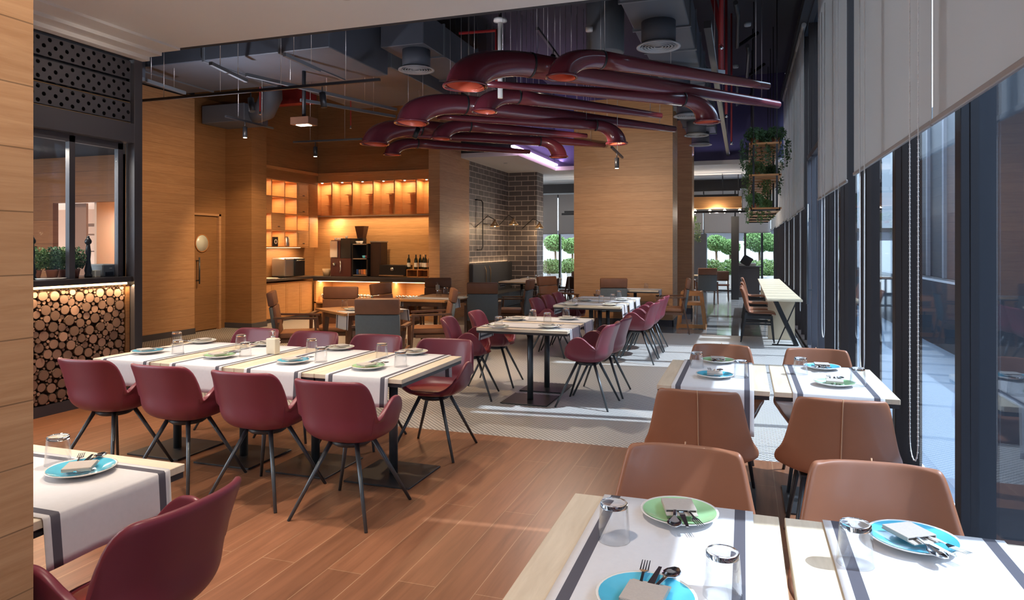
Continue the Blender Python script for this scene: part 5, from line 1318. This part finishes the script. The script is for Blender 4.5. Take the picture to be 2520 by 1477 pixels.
for i, px in enumerate((1372, 1402, 1755, 1800, 1850, 1888)):
    x = at_y(px, 600, 27).x
    t = thing('shrub', 'low leafy shrub %s' % ['outside below the tree by the brick pier', 'outside at the left edge of the oak column', 'outside left of the black post', 'outside behind the black post', 'outside right of the black post', 'outside at the far right window'][i], 'shrub', (x, 27 if i % 2 else 26.2, 0), 0, 'low shrubs outside')
    MB().leaves((0, 0, .75), (.45, .4, .35), 1500, .09).build('foliage', LEAF, t); MB().box((-.5, -.35, 0), (.5, .35, .5)).build('planter', WALLW, t)

# ------------------------------------------------------------------ soffit downlights, spots without fixtures, added fill lights
def downlight(x, y, z, power, size=75, color=SOFT, target=None):
    tag(MB().lathe([(.035, .0), (.055, 0), (.055, -.006), (.035, -.004)], n=20, close=True).build('recessed_downlight', GRILL, None, (x, y, z)), 'recessed downlight in the plaster soffit, %s' % DLN.pop(0), 'downlight', 'soffit downlights')
    spot((x, y, z-.02), power, target, color, size, .7, .05)
DLN = ['above the right end of the long row', 'above the middle of the long row', 'above the left foreground table', 'in front of the log counter', 'above the bare oak floor', 'at the soffit edge beyond the long row', 'added to brighten the near oak column']
for x, y, pw in ((-2.3, 3.0, 150), (-3.8, 3.2, 130), (-2.3, 1.2, 90), (-5.2, 3.9, 90), (-.9, 3.6, 40), (-3.1, 4.9, 90)):
    downlight(x, y, 3.6, pw)
spot((-6.2, 7.2, 3.2), 45, (-9.4, 9.0, 1.2), WARM, 110, 1)
spot((-6.6, 9.0, 3.3), 50, (-9.4, 9.8, 1.5), WARM, 110, 1)
spot((-7.2, 9.6, 3.5), 120, (-9.0, 11.0, .6), WARM, 70)
spot((-4.6, 7.6, 3.55), 200, (-4.9, 8.0, 0), WARM, 80)
spot((-7.0, 11.6, 3.3), 110, (-7.4, 12.6, .6), WARM, 90)
spot((-2.2, 11.2, 3.1), 50, (-2.2, 13.6, .6), WARM, 110, 1)
spot((-2.2, 9.9, 3.0), 75, (-2.2, 13.6, 2.4), SOFT, 100, 1)
spot((-2.1, 8.4, 2.95), 110, (-2.1, 7.2, 0), SOFT, 100)
spot((-3.4, 7.4, 3.8), 110, (-3.0, 6.0, 0), WARM, 70)
spot((-.6, 9.8, 3.9), 60, (-1.6, 9.6, 0), SOFT, 80)
spot((-3.4, 6.2, 2.9), 35, (-3.8, 9.5, 6), (.75, .82, 1), 140)  # added uplight with no fixture, fills the dark ceiling
downlight(-.85, .75, 3.6, 120, 110, SOFT, (-1.8, .8, .7))  # made-up downlight, stands in for daylight on the near oak column
spot((-4.4, 4.5, 3.3), 18, (-6.05, 4.9, 3.0), SOFT, 60, 1)  # unseen spot added to lighten the perforated fascia
spot((-6.8, 7.6, 2.8), 55, (-6.8, 8.6, 6), (.85, .88, 1), 150, 1)  # second uplight in mid-air, added to lift the left ducts
